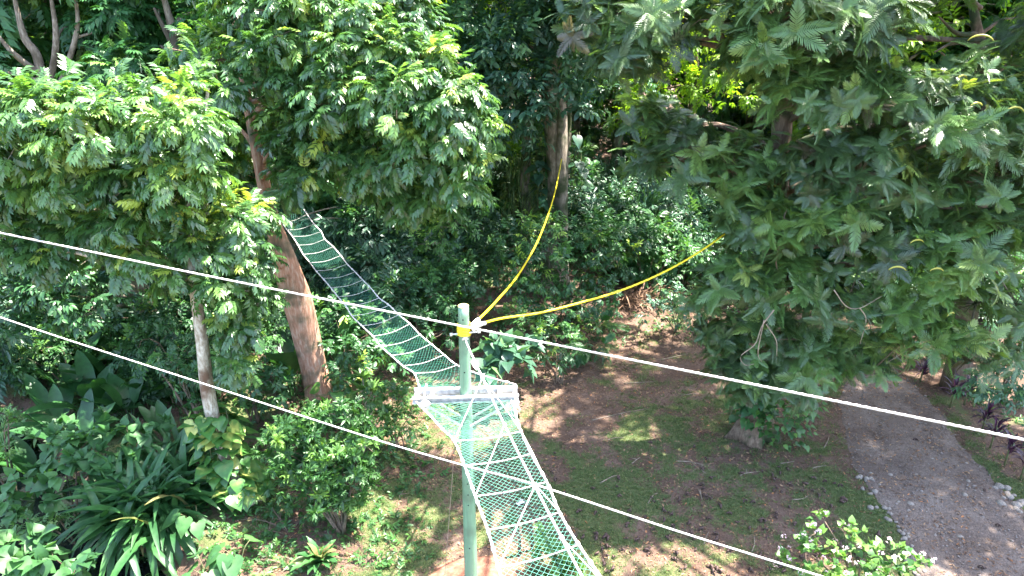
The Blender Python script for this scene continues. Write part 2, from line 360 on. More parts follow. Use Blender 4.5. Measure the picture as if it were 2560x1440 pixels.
def feather(pairs=13, droop=.35, r=0):
    q = random.Random(r); parts = []
    rp = lambda t: np.array([0, t - .1 * droop * t * t, -droop * t * t])
    for i in range(3):
        a, b_ = rp(i / 3), rp((i + 1) / 3); parts.append((np.array([a - [.010, 0, 0], a + [.010, 0, 0], b_ + [.006, 0, 0], b_ - [.006, 0, 0]]), {4: [(0, 1, 2, 3)]}))
    for k in range(pairs):
        t = .06 + .92 * k / (pairs - 1); c = rp(t); Ln = .33 * math.sin(math.pi * (.16 + .74 * t)) ** .7 * q.uniform(.92, 1.08)
        an = math.radians(66 - 42 * t + q.uniform(-4, 4))
        for sx in (-1, 1):
            d = np.array([sx * math.sin(an), math.cos(an), .10 - .25 * t]); pd = nrm(np.array([-sx * math.cos(an), math.sin(an), 0])) * .023
            e1 = c + d * Ln * .55; e2 = c + d * Ln + np.array([0, 0, -.20 * Ln])
            V = np.array([c - pd * .7, c + pd * .7, e1 + pd, e1 - pd, e2 + pd * .35, e2 - pd * .35]); Q = [(0, 1, 2, 3), (3, 2, 4, 5)]
            parts.append((V, {4: Q}))
    return join(parts)
def sprig(n=6, wd=.46, r=0, up=.2):
    q = random.Random(r); parts = []
    parts.append((np.array([(-.008, 0, 0), (.008, 0, 0), (.005, .75, up * .4), (-.005, .75, up * .4)]), {4: [(0, 1, 2, 3)]}))
    for k in range(n):
        t = .15 + .6 * k / (n - 1); sx = 1 if k % 2 else -1; an = math.radians(q.uniform(35, 75)) * (1 - .6 * t)
        parts.append(xf(ovalleaf(wd * q.uniform(.85, 1.15), .25), (0, t, up * .4 * t), (sx * math.sin(an), math.cos(an), q.uniform(-.45, .25)), (q.uniform(-.3, .3), q.uniform(-.2, .2), 1), .42 * q.uniform(.85, 1.15)))
    return join(parts)
def whorl(n=9, wd=.3, r=0):
    q = random.Random(r); parts = []
    for k in range(n):
        a = 2 * math.pi * k / n + q.uniform(-.2, .2); el = q.uniform(-.1, .7)
        d = (math.cos(a) * math.cos(el), math.sin(el) + .1, -math.sin(a) * math.cos(el))
        parts.append(xf(ovalleaf(wd, .25, .05), (0, 0, 0), d, (0, 1, 0), q.uniform(.8, 1.05)))
    return join(parts)
def tuft(n=4, r=0):
    q = random.Random(r); parts = []
    for k in range(n):
        a = q.uniform(0, 6.28); ln = q.uniform(.5, 1.0); l = q.uniform(.3, .9); d = np.array([math.cos(a), math.sin(a), 0]); s = np.array([-d[1], d[0], 0]) * q.uniform(.05, .09)
        b0 = d * q.uniform(0, .25); m_ = b0 + d * l * .4 + [0, 0, ln * .7]; e = b0 + d * l * 1.1 + [0, 0, ln * q.uniform(.6, 1)]
        parts.append((np.array([b0 - s, b0 + s, m_ + s * .8, m_ - s * .8, e + s * .15, e - s * .15]), {4: [(0, 1, 2, 3), (3, 2, 4, 5)]}))
    return join(parts)
PIN = [pinnate(5, .3, 1), pinnate(6, .45, 2), pinnate(5, .6, 3), pinnate(6, .25, 4)]
FEA = [feather(15, .4, 1), feather(16, .6, 2), feather(14, .25, 3)]
def fros(n, r):
    q = random.Random(r); parts = []
    for k in range(n):
        a = 2 * math.pi * k / n + q.uniform(-.3, .3); el = q.uniform(-.1, .8); d = (math.cos(a) * math.cos(el), math.sin(el), math.sin(a) * math.cos(el))
        parts.append(xf(FEA[k % 3], (0, 0, 0), d, (0, 1, 0), q.uniform(.75, 1.2)))
    return join(parts)
ROS = [fros(7, 1), fros(8, 2), fros(6, 3), fros(9, 4), fros(5, 5)]
SPR = [sprig(6, .46, 1), sprig(7, .5, 2), sprig(6, .4, 3), sprig(5, .55, 4)]
NAR = [sprig(7, .3, 11), sprig(8, .28, 12)]
WHO = [whorl(9, .3, 1), whorl(8, .34, 2)]
STR = [strap(.046, .35, .55, 8, 0), strap(.055, .5, .75, 8, 1), strap(.042, .3, .4, 8, 2), strap(.05, .45, .95, 8, 3)]
HEA = [heart(.45, .25), heart(.5, .4), heart(.42, .15)]
def varieg(p, r):
    q = random.Random(r); return p[0], p[1], np.array([q.choice([-.15, -.1, 0, .1, .5]) if k % 3 != 1 else q.choice([0, .3]) for k in range(len(p[0]))])
HEV = [varieg(heart(.55, .25), 1), varieg(heart(.6, .35), 2), varieg(heart(.5, .2), 3), varieg(heart(.55, .3), 4)]
PAD = [paddle(.19, .45, .3), paddle(.22, .35, .5), paddle(.16, .5, .2)]
TUF = [tuft(4, k) for k in range(4)]

def place(mb, protos, pos, ydir, zh, sc, tone):
    pos = np.asarray(pos, float); K = len(pos)
    if K == 0: return
    y = nrm(ydir); z = np.asarray(zh, float); z = z - y * (z * y).sum(1, keepdims=True)
    bad = np.linalg.norm(z, axis=1) < .05; z[bad] = np.array([.3, .7, .2]); z = nrm(z); x = np.cross(y, z)
    sc = np.broadcast_to(np.asarray(sc, float), (K,)); tone = np.broadcast_to(np.asarray(tone, float), (K,))
    which = rng.integers(0, len(protos), K)
    for k, pr in enumerate(protos):
        V, F = pr[0], pr[1]; to = pr[2] if len(pr) > 2 else 0.0
        m = which == k; c = int(m.sum())
        if not c: continue
        R = np.stack([x[m], y[m], z[m]], 1) * sc[m][:, None, None]
        W = pos[m][:, None, :] + np.einsum('vi,kij->kvj', V, R)
        nv = len(V); o = (np.arange(c) * nv)[:, None, None]
        mb.add(W.reshape(-1, 3), {q: (np.asarray(F[q], np.int64).reshape(-1, q)[None] + o).reshape(-1, q) for q in (3, 4) if q in F and len(F[q])}, (tone[m][:, None] + np.broadcast_to(to, (nv,))[None]).ravel())
def rsph(n):
    return nrm(rng.normal(size=(n, 3)))
def lobe_sprays(lobes, dens, squash=.8, inner=.45):
    pos = []; out = []; cen = []
    for (c, r) in lobes:
        n = max(4, int(dens * r * r)); d = rsph(n); d[:, 2] = np.where(d[:, 2] < -.55, -d[:, 2], d[:, 2])
        f = (inner + (1.08 - inner) * rng.random(n) ** .7) * (.75 + .5 * vnoise(d[:, 0] * 2.2 + c[0] * 3, d[:, 1] * 2.2 + d[:, 2] * 3 + c[1], 5))
        pos.append(c + d * r * f[:, None] * np.array([1, 1, squash])); out.append(d); cen.append(np.repeat(np.asarray(c)[None], n, 0))
    return np.vstack(pos), np.vstack(out), np.vstack(cen)
def foliage(mb, lobes, dens, protos, sc, per=8, droop=.35, spread=.8, squash=.8, young_sunlit=.12, tone0=.42, inner=.45, outw=.6, zup=.9):
    pos, out, cen = lobe_sprays(lobes, dens, squash, inner); n = len(pos)
    lt = {tuple(np.round(c, 2)): rng.normal(0, .09) for c, r in lobes}; tb = np.clip(rng.normal(tone0, .13, n) + np.array([lt[tuple(np.round(c, 2))] for c in cen]), 0, .78); yg = (rng.random(n) < young_sunlit * (0.15 + 2.0 * (out[:, 2] > .45))); tb = np.where(yg, np.clip(rng.normal(.82, .09, n), .6, 1), tb)  # pale yellow tone favours lobe tops: painted sun there, fresh leaves elsewhere
    p = np.repeat(pos, per, 0); o = np.repeat(out, per, 0); t = np.clip(np.repeat(tb, per) + rng.normal(0, .07, n * per), 0, 1)
    rd = rsph(n * per)
    d = nrm(o * outw + rd * spread + np.array([0, 0, -droop])); zh = np.array([0, 0, 1.0]) * zup + o * .5 + rsph(n * per) * .35
    p = p + rd * (sc * .22)
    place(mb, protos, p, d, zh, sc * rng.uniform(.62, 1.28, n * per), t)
    return pos, cen
def PL(lst): return [(P(a, b, d), r * d / FPX) for a, b, d, r in lst]

def limbs(mb, tp, tr, lobes, rmax=.09):
    zlo = np.percentile([c[2] for c, r in lobes], 22) if len(lobes) > 14 else -9
    for c, r in lobes:
        if c[2] < zlo:                                   # low hanging sprays grow from a higher branch end, not from the trunk
            up = [q for q, _ in lobes if q[2] > c[2] + .35]; a = min(up, key=lambda q: np.linalg.norm(q - c)) if up else c + [0, 0, .5]
            tube(mb, smooth_path([a, (a + c) / 2 + rng.normal(0, .08, 3), c], 8), np.linspace(.022, .010, 8), 6); continue
        dh = np.hypot(tp[:, 0] - c[0], tp[:, 1] - c[1]); sc_ = np.abs(tp[:, 2] - (c[2] - .22 * dh - .1)) + .25 * dh
        i = int(np.argmin(sc_)); a = tp[i]; L = np.linalg.norm(c - a)
        m1 = a + (c - a) * .35 + np.array([0, 0, .10 * L]) + rng.normal(0, .06 * L, 3); m2 = a + (c - a) * .7 + np.array([0, 0, .06 * L]) + rng.normal(0, .05 * L, 3)
        r0 = min(tr[i] * .7, .018 + .020 * L, rmax)
        tube(mb, smooth_path([a, m1, m2, c], 12), np.linspace(r0, .014, 12), 7)
def twigs(mb, pos, cen, frac=.4, r0=.011):
    for k in np.nonzero(rng.random(len(pos)) < frac)[0]:
        a, b_ = cen[k], pos[k]; m_ = (a + b_) / 2 + rng.normal(0, .06, 3) + [0, 0, .05]
        tube(mb, smooth_path([a, m_, b_], 4), np.linspace(r0, .004, 4), 4, cap=False)
def trunk_tube(mb, pts, rad, n=40, flare=.5, sides=14, seed=0):
    p = smooth_path(pts, n); s = np.linspace(0, 1, n); r = np.interp(s, np.linspace(0, 1, len(rad)), rad)
    r = r * (1 + flare * np.exp(-s * n / 2.5))
    nz = lambda i, th: 1 + .07 * np.sin(2 * th + i * .15 + seed) + .05 * np.sin(3 * th - i * .22 + seed * 2) + .04 * np.sin(5 * th + i * .5) + (flare * .45 * np.exp(-i / 2.5)) * np.cos(5 * th + seed)
    tube(mb, p, r, sides, mod=nz); return p, r
def tree(name, label, cat, trunks, bark, lobes, leaf, protos, dens, sc, per=8, droop=.35, group=None, tw=.35, sprd=.8, young_sunlit=.12, tone0=.42, squash=.8, flare=.5, rmax=.09, inner=.45, outw=.6, loc=None, zup=.9, extra=()):
    base = np.array(trunks[0][0][0]) if loc is None else np.array(loc)
    root = thing(name, label, cat, base, group)
    tb = MB(); tps = []; trs = []
    for k, (pts, rad) in enumerate(trunks):
        p, r = trunk_tube(tb, pts, rad, flare=flare if k == 0 or pts[0][2] < .6 else 0, seed=k + len(label)); tps.append(p); trs.append(r)
    tb.build('trunk', bark, root)
    fb = MB(); pos, cen = foliage(fb, lobes, dens, protos, sc, per, droop, sprd, squash, young_sunlit, tone0, inner, outw, zup)
    for el, et in extra:
        p2, c2 = foliage(fb, el, dens, protos, sc, per, droop, sprd, squash, young_sunlit, et, inner, outw, zup); pos = np.vstack([pos, p2]); cen = np.vstack([cen, c2])
    lobes = list(lobes) + [q for el, et in extra for q in el]
    fb.build('crown', leaf, root)
    bb = MB(); limbs(bb, np.vstack(tps), np.concatenate(trs), lobes, rmax); twigs(bb, pos, cen, tw)
    bb.build('branches', bark, root)
    return root
def bush(name, label, cat, base, lobes, leaf, protos, dens, sc, per=6, droop=.2, group=None, young_sunlit=.1, tone0=.42, sprd=.8, stem=None, squash=.8, outw=.6, tw=.35):
    base = np.asarray(base, float); root = thing(name, label, cat, base, group)
    fb = MB(); pos, cen = foliage(fb, lobes, dens, protos, sc, per, droop, sprd, squash, young_sunlit, tone0, .3, outw); fb.build('foliage', leaf, root)
    sb = MB()
    for c, r in lobes:
        a = base + np.array([rng.normal(0, .06), rng.normal(0, .06), -.05]); L = np.linalg.norm(c - a)
        tube(sb, smooth_path([a, a + (c - a) * .5 + [0, 0, .12 * L], c], 8), np.linspace(.012 + .008 * L, .007, 8), 6)
    twigs(sb, pos, cen, tw, .007); sb.build('stems', stem or M['bark_brown'], root)
    return root
def PY(px, py, Y):
    v = -(py - 720) / FPX; return P(px, py, Y / (math.cos(PITCH) + v * math.sin(PITCH)))
def PLY(lst):
    o = []
    for a, b, Y, r in lst:
        c = PY(a, b, Y); d = (c - CAM) @ Fv; o.append((c, r * d / FPX))
    return o

# ------------------------------------------------------------------ setting: ground, road, water
ROADL = np.array([G(*p)[:2] for p in [(2150, 860), (2140, 900), (2115, 960), (2095, 1010), (2110, 1080), (2135, 1160), (2190, 1240), (2235, 1310), (2275, 1400), (2330, 1560), (2420, 1800)]])
ROADR = np.array([G(*p)[:2] for p in [(2215, 860), (2215, 890), (2250, 935), (2310, 990), (2370, 1060), (2430, 1140), (2490, 1215), (2560, 1285), (2680, 1400), (2860, 1600), (3050, 1800)]])
RL = smooth_path(ROADL, 160)[:, :2] if ROADL.shape[1] == 3 else smooth_path(np.c_[ROADL, 0 * ROADL[:, 0]], 160)[:, :2]
RR = smooth_path(np.c_[ROADR, 0 * ROADR[:, 0]], 160)[:, :2]
def road_u(x, y):
    """0..1 across the road, <0 left, >1 right"""
    xl = np.interp(y, RL[::-1, 1], RL[::-1, 0]); xr = np.interp(y, RR[::-1, 1], RR[::-1, 0])
    return (x - xl) / np.maximum(xr - xl, .4)
def grassy(x, y):
    g = .50 + (fbm(x * .55, y * .55, 21) - .5) * 1.2 + (fbm(x * 1.9, y * 1.9, 29, 3) - .5) * 1.2 + (fbm(x * 5.5, y * 5.5, 33, 2) - .5) * .6
    g = g - .30 * sstep(15.5, 18.5, y) + .08 * sstep(13.5, 11.5, y)
    u = road_u(x, y)
    g = g + .35 * np.exp(-((u - 1.12) / .14) ** 2) * sstep(14.5, 13, y) + .2 * np.exp(-((u + .1) / .12) ** 2)
    g = np.where((u > 1.3), g - .05, g)
    g = g - .8 * np.exp(-(((x - PBX) ** 2 + (y - PBY) ** 2) / .9) ** 2)
    return g
gx = np.concatenate([[-400, -150, -60, -30, -20], np.arange(-14, 14.01, .09), [20, 30, 60, 150, 400]])
gy = np.concatenate([[-120, -30, -5, 3], np.arange(6.5, 30.01, .09), [33, 37, 45, 60, 90, 150, 300, 700]])
XX, YY = np.meshgrid(gx, gy); nx, ny = len(gx), len(gy)
idx = (np.arange(ny - 1)[:, None] * nx + np.arange(nx - 1)[None]).ravel()
mb = MB(); mb.add(np.stack([XX, YY, H(XX, YY)], -1).reshape(-1, 3), {4: np.stack([idx, idx + 1, idx + nx + 1, idx + nx], 1)}, grassy(XX, YY).ravel().astype(np.float32))
tag(mb.build('ground', ground_mat()), kind='structure')
mb = MB(); nu = 26; s_ = np.arange(160)
wl = (fbm(s_ * .15, s_ * 0, 41) - .5) * .35; wr = (fbm(s_ * .15, s_ * 0 + 9, 43) - .5) * .35
RLn = RL + np.c_[wl, wl * 0]; RRn = RR + np.c_[wr, wr * 0]
uu = np.linspace(0, 1, nu)[None, :, None]; rp_ = RLn[:, None] * (1 - uu) + RRn[:, None] * uu
edge = np.minimum(uu[..., 0], 1 - uu[..., 0])
rz = H(rp_[..., 0], rp_[..., 1]) + .008 + .03 * sstep(0, .12, edge) + .02 * fbm(rp_[..., 0] * 2, rp_[..., 1] * 2, 47) * sstep(0, .1, edge) - .03 * np.exp(-((uu[..., 0] - .3) / .06) ** 2) - .03 * np.exp(-((uu[..., 0] - .75) / .06) ** 2)
ix = (np.arange(159)[:, None] * nu + np.arange(nu - 1)[None]).ravel()
mb.add(np.concatenate([rp_, rz[..., None]], -1).reshape(-1, 3), {4: np.stack([ix, ix + nu, ix + nu + 1, ix + 1], 1)})
tag(mb.build('gravel_road', road_mat()), kind='structure')
d_ = nrm(GB - GA); nn = np.array([-d_[1], d_[0]]); mb = MB()
q = [GA - d_ * 1 - nn * 1.7, GA - d_ * 1 + nn * 1.7, GB + d_ * 8 + nn * 1.7, GB + d_ * 8 - nn * 1.7]
mb.add([(a[0], a[1], -.62) for a in q], {4: [(0, 3, 2, 1)]}); tag(mb.build('stream_water', water_mat()), kind='structure')

def ground_scatter(n, x0, x1, y0, y1):
    x = rng.uniform(x0, x1, n); y = y0 + (y1 - y0) * rng.random(n) ** 1.2; return x, y
mb = MB(); na = 40
mr_ = np.linspace(0, 1, 12)[:, None]; ma_ = np.linspace(0, 2 * math.pi, na, endpoint=False)[None]; mx_ = PBX + .1 + mr_ * np.cos(ma_) * (1.0 + .3 * vnoise(3 + 2 * np.cos(ma_), 3 + 2 * np.sin(ma_), 51)); my_ = PBY - .15 + mr_ * np.sin(ma_) * (.95 + .4 * vnoise(3 + 2 * np.cos(ma_), 3 + 2 * np.sin(ma_), 51))
mz_ = H(mx_, my_) + .10 * (1 - mr_ ** 2) - .03 * mr_ + .06 * fbm(mx_ * 4, my_ * 4, 53) * (1 - mr_ ** 3); ii = (np.arange(11)[:, None] * na + np.arange(na)[None]).ravel(); jj = (np.arange(11)[:, None] * na + (np.arange(na)[None] + 1) % na).ravel()
mb.add(np.stack([mx_, my_, mz_], -1).reshape(-1, 3), {4: np.stack([ii, ii + na, jj + na, jj], 1)})
tag(mb.build('soil_mound', bark_mat('red_soil', (.11, .038, .022), (.19, .075, .045), (.27, .13, .085), (3, 3, 3), (.10, .05, .03), .2, .95, .8)), kind='structure')
# turf, gravel and litter: uncountable
x, y = ground_scatter(170000, -4.5, 12, 7.6, 22); u = road_u(x, y)
k = (grassy(x, y) + rng.normal(0, .20, len(x)) > .56) & ((u < -.02) | (u > 1.02)); x, y = x[k], y[k]
mb = MB(); n = len(x); place(mb, TUF, np.c_[x, y, H(x, y) - .004], np.c_[rng.normal(size=n), rng.normal(size=n), 0 * x], np.c_[rng.normal(0, .1, n), rng.normal(0, .1, n), 1 + 0 * x], rng.uniform(.03, .075, n), np.clip(rng.normal(.55, .22, n), 0, 1))
tag(mb.build('short_grass', M['grass']), 'short green turf growing in patches over the red soil', 'grass', kind='stuff')
def stone_proto(r):
    q = random.Random(r); V = []; n_, m_ = 5, 8
    for i in range(n_ + 1):
        for j in range(m_):
            a = math.pi * i / n_; b_ = 2 * math.pi * j / m_
            V.append((math.sin(a) * math.cos(b_), math.sin(a) * math.sin(b_), math.cos(a)))
    V = np.array(V) * np.array([1, q.uniform(.65, .95), q.uniform(.45, .7)])
    V = V * (1 + .18 * (vnoise(V[:, 0] * 1.7 + r * 7, V[:, 1] * 1.7 + V[:, 2], r)[:, None] - .5))
    i = np.arange(n_)[:, None] * m_; j = np.arange(m_)[None]; k2 = (j + 1) % m_
    return V, {4: np.stack([i + j, i + m_ + j, i + m_ + k2, i + k2], -1).reshape(-1, 4)}
STO = [stone_proto(k) for k in range(5)]
t_ = rng.random(3200); uu_ = rng.random(3200); ii = (t_ * 158).astype(int); pp = RLn[ii] * (1 - uu_)[:, None] + RRn[ii] * uu_[:, None] + rng.normal(0, .05, (3200, 2)); n = 3200
mb = MB(); place(mb, STO, np.c_[pp, H(pp[:, 0], pp[:, 1]) + .035], np.c_[rng.normal(size=n), rng.normal(size=n), 0 * t_], np.tile([0, 0, 1.], (n, 1)), rng.uniform(.006, .022, n) * np.where(rng.random(n) < .06, 1.9, 1), 0.5)
tag(mb.build('road_gravel', M['gravel']), 'loose grey gravel strewn over the dirt road', 'gravel', kind='stuff')
x, y = ground_scatter(34000, -6, 13, 8, 27); n = len(x)
k = (grassy(x, y) < .62) | (rng.random(n) < .25); x, y = x[k], y[k]; n = len(x)
mb = MB(); place(mb, [ovalleaf(.45, .3, .12), ovalleaf(.3, -.2, .1)], np.c_[x, y, H(x, y) + .015 + .04 * ((road_u(x, y) > 0) & (road_u(x, y) < 1))], np.c_[rng.normal(size=n), rng.normal(size=n), rng.normal(0, .15, n)], np.c_[rng.normal(0, .3, n), rng.normal(0, .3, n), 1 + 0 * x], rng.uniform(.03, .10, n), rng.random(n))
tag(mb.build('leaf_litter', M['litter']), 'dry brown fallen leaves scattered across the soil', 'leaf litter', kind='stuff')

x, y = rng.uniform(-17, 14, 26000), 8.2 + 24 * rng.random(26000) ** 1.1; gd = sstep(-1.0, -2.6, x + .9 * (fbm(x * .8, y * .8, 61) - .5)) + sstep(18.5, 21.5, y) * sstep(.40, .55, fbm(x * .5, y * .5, 63)) + .6 * (road_u(x, y) > 1.4) * sstep(.42, .56, fbm(x * .8, y * .8, 67)); u = road_u(x, y)
k = (rng.random(len(x)) < gd) & ((u < -.1) | (u > 1.2)) & (gully(x, y) + 0 * x > .75) & (np.hypot(x - PBX, y - PBY) > 1.2); x, y = x[k], y[k]; n = len(x)
mb = MB(); place(mb, SPR + NAR, np.c_[x, y, H(x, y) - .01], np.c_[rng.normal(0, .7, n), rng.normal(0, .7, n), .25 + .6 * rng.random(n)], np.c_[rng.normal(0, .2, n), rng.normal(0, .2, n), 1 + 0 * x], rng.uniform(.10, .32, n), np.clip(rng.normal(.4, .2, n), 0, 1))
tag(mb.build('ground_cover', M['shrub']), 'low green weeds covering the ground below the trees', 'ground cover', kind='stuff')

# ------------------------------------------------------------------ pole, crossarm, bridges, ropes
ZT = 5.78
pole = thing('utility_pole', 'tall round green painted pole standing in a mound of red soil', 'pole', (PBX, PBY, 0))
mb = MB(); zz = np.linspace(-.2, ZT, 40); tube(mb, np.c_[0 * zz + PBX, 0 * zz + PBY, zz], .126 - .0425 * zz / ZT, 28); mb.build('shaft', M['paint'], pole)
mb = MB(); tube(mb, [(PBX, PBY, ZT - .004), (PBX, PBY, ZT + .006), (PBX, PBY, ZT + .012)], [.0845, .085, .076], 28); mb.build('top_cap', M['cap'], pole)
for z in (5.58, 4.66, 3.42, 2.5, 2.27, 2.05, 1.1):
    r = .126 - .0425 * z / ZT; mb = MB(); tube(mb, [(PBX - .005, PBY - r - .002, z), (PBX - .005, PBY - r + .03, z)], .013, 10); mb.build('bolt_hole', M['hole'], pole)
mb = MB(); zb = 5.33; tube(mb, [(PBX - .2, PBY - .02, zb - .03), (PBX + .24, PBY - .08, zb + .05)], .014, 8)
for sx, zo in ((-.2, -.03), (.24, .05)): tube(mb, [(PBX + sx - .02, PBY - .02 - .06 * (sx > 0), zb + zo - .003), (PBX + sx + .02, PBY - .02 - .06 * (sx > 0), zb + zo + .003)], .026, 6)
mb.build('cross_bolt', M['white'], pole)

ca = thing('crossarm', 'white metal crossarm of two beams bolted to the green pole', 'crossarm', (PBX, PBY, 4.2))
AX = nrm([1, .03, .012]); AY = nrm(np.cross([0, 0, 1.], AX)); AZ = np.cross(AX, AY)
for sy, L in ((-1, .86), (1, .85)):
    mb = MB(); c = np.array([PBX, PBY, 4.20]) + AY * sy * .135
    box(mb, c + AZ * .045, [AX, AY, AZ], [L, .042, .005])              # top flange
    box(mb, c - AY * sy * .037, [AX, AY, AZ], [L - .002, .005, .0395])   # web
    box(mb, c - AZ * .045, [AX, AY, AZ], [L - .001, .042, .005])
    mb.build('beam', M['white'], ca, smooth=False)
for sx in (-.8, -.55, .55, .8):
    mb = MB(); box(mb, np.array([PBX, PBY, 4.2]) + AX * sx, [AX, AY, AZ], [.03, .09, .03]); mb.build('spacer', M['white'], ca, smooth=False)
for sy in (-1, 1):
    for sx in (-1, 1):
        mb = MB(); bar(mb, np.array([PBX + sx * .74, PBY + sy * .135, 4.15]), np.array([PBX + sx * .07, PBY + sy * .125, 3.68]), .045, .012)
        bar(mb, np.array([PBX + sx * .74, PBY + sy * .135 + .02, 4.13]), np.array([PBX + sx * .07, PBY + sy * .125 + .02, 3.66]), .008, .04)
        mb.build('brace', M['white'], ca, smooth=False)

def net_mesh(mb, Lp, Rp, nu, nv, r, sag=.0):
    """diamond netting between two edge curves"""
    s = np.linspace(0, 1, nv); L = smooth_path(Lp, nv); R = smooth_path(Rp, nv)
    def pt(i, j):
        a = j / nu; p = L[i] * (1 - a) + R[i] * a; p = p + np.array([0, 0, -sag * 4 * a * (1 - a) * min(1, s[i] * 8 + .15)])
        return p + np.array([rng_n[i % 997], rng_n[(j * 31 + i) % 997], rng_n[(i * 7 + j) % 997]]) * r * 1.1
    rng_n = rng.normal(0, 1, 997); A = []; B = []
    for i in range(nv - 1):
        for j in range(nu):
            if (i + j) % 2 == 0: A.append(pt(i, j)); B.append(pt(i + 1, j + 1))
            else: A.append(pt(i, j + 1)); B.append(pt(i + 1, j))
    A = np.array(A); B = np.array(B); t = nrm(B - A); a = nrm(np.cross(t, [0.1, 0.2, 1.0])); b_ = np.cross(t, a); V = []
    for q in (A, B):
        for k in range(3):
            th = 2 * math.pi * k / 3; V.append(q + r * (math.cos(th) * a + math.sin(th) * b_))
    V = np.stack(V, 1); n = len(A); o = np.arange(n)[:, None, None] * 6
    Q = np.array([(0, 1, 4, 3), (1, 2, 5, 4), (2, 0, 3, 5)])[None] + o
    mb.add(V.reshape(-1, 3), {4: Q.reshape(-1, 4)})
def knots_for(n): return [((i + .5) / n, rng.uniform(.5, 1.0)) for i in range(n)]
# far bridge: from the crossarm back to the forest edge
LB = [(1035, 933), (1007, 915), (978, 889), (952, 866), (932, 841), (905, 815), (880, 790), (863, 763), (845, 742), (827, 719), (807, 696), (790, 677), (775, 657), (758, 636), (745, 613), (731, 591), (718, 575), (704, 556)]
RB = [(1143, 913), (1110, 887), (1078, 860), (1050, 837), (1025, 810), (997, 787), (973, 763), (948, 745), (928, 721), (907, 700), (888, 680), (868, 660), (852, 639), (833, 617), (812, 598), (803, 579), (785, 560), (768, 536)]
dB = [11.75 + i * 6.6 / 17 for i in range(18)]
L3 = [P(a, b, d) for (a, b), d in zip(LB, dB)]; R3 = [P(a, b, d + .12) for (a, b), d in zip(RB, dB)]
Lb = [np.array([PBX - .78, PBY + .17, 4.24]), P(1046, 960, 11.55)] + L3 + [P(680, 524, 18.9)]; Rb = [np.array([PBX + .83, PBY + .20, 4.27]), P(1205, 938, 11.7)] + R3 + [P(745, 500, 19.0)]
br = thing('rope_bridge', 'long green net bridge with white rungs climbing from the crossarm back to the trees', 'rope bridge', (PBX, PBY + .2, 4.2), 'net bridges tied to the crossarm')
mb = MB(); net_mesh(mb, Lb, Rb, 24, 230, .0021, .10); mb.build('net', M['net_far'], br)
for E in (Lb, Rb):
    mb = MB(); rope(mb, E, .0115, 400, knots=knots_for(38)); mb.build('side_rope', M['rope'], br)
for a, b in zip(L3, R3):
    mb = MB(); m_ = (a + b) / 2 - np.array([0, 0, .05]); rope(mb, [a, m_, b], .0045, 24, sides=6); mb.build('rung', M['rope'], br)
# near bridge: from the crossarm towards the viewer
LF = [(1135, 1103), (1161, 1164), (1188, 1241), (1219, 1325), (1246, 1420), (1285, 1540), (1345, 1720)]
RF = [(1303, 1079), (1328, 1135), (1367, 1205), (1399, 1281), (1447, 1362), (1530, 1480), (1680, 1650)]
dF = [9.45, 8.9, 8.3, 7.7, 7.1, 6.45, 5.7]
L4 = [P(a, b, d) for (a, b), d in zip(LF, dF)]; R4 = [P(a, b, d + .1) for (a, b), d in zip(RF, dF)]
Lf = [np.array([PBX - .80, PBY - .17, 4.18]), P(1072, 1036, 10.5), P(1105, 1072, 9.95)] + L4; Rf = [np.array([PBX + .80, PBY - .16, 4.20]), P(1287, 1025, 10.55), P(1293, 1050, 10.0)] + R4
bf = thing('rope_bridge', 'short open net bridge with wide white rungs reaching from the crossarm towards the viewer', 'rope bridge', (PBX, PBY - .2, 4.2), 'net bridges tied to the crossarm')
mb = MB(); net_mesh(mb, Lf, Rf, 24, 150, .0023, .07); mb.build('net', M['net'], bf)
for E in (Lf, Rf):
    mb = MB(); rope(mb, E, .0135, 320, knots=knots_for(20)); mb.build('side_rope', M['rope'], bf)
for a, b in zip(L4, R4):
    mb = MB(); rope(mb, [a, (a + b) / 2 - np.array([0, 0, .03]), b], .008, 30, sides=7); mb.build('rung', M['rope'], bf)
# bridle carrying the near bridge from the pole
bd = thing('bridle_rope', 'white branching bridle ropes knotted to the pole and holding up the near net bridge', 'rope', (PBX, PBY, 5.0))
KN = P(1163, 845, 10.72); SP = P(1206, 945, 10.35); S2 = P(1261, 1062, 9.25); S3 = P(1337, 1215, 8.05); S4 = P(1404, 1345, 7.15); S5 = P(1470, 1470, 6.4); S6 = P(1560, 1640, 5.6)
for pts, r in (([P(1176, 812, 10.85), KN, SP], .014), ([SP, S2, S3, S4, S5, S6], .0135), ([SP, L4[0]], .007), ([SP, P(1300, 1075, 9.6), R4[2]], .007), ([S2, L4[2]], .007), ([S3, L4[4]], .007), ([S3 + [.02, 0, 0], R4[3]], .007), ([S4, R4[5]], .007)):
    mb = MB(); rope(mb, pts, r, 90, knots=[(0.02, .6), (.98, .6)]); mb.build('strand', M['rope'], bd)
for c, r in ((KN, .05), (SP, .034), (S2, .03), (S3, .036), (S4, .03)):
    mb = MB()
    for q in range(5):
        a0 = rng.uniform(0, 6.3); ax = rsph(2); e1 = ax[0]; e2 = nrm(np.cross(ax[0], ax[1])); th = np.linspace(0, 5.6, 16)
        tube(mb, c + rng.normal(0, r * .15, 3) + r * .75 * (np.cos(th)[:, None] * e1 + np.sin(th)[:, None] * e2) * np.array([.8, .8, 1.2]), r * .30, 7)
    mb.build('knot', M['rope'], bd)
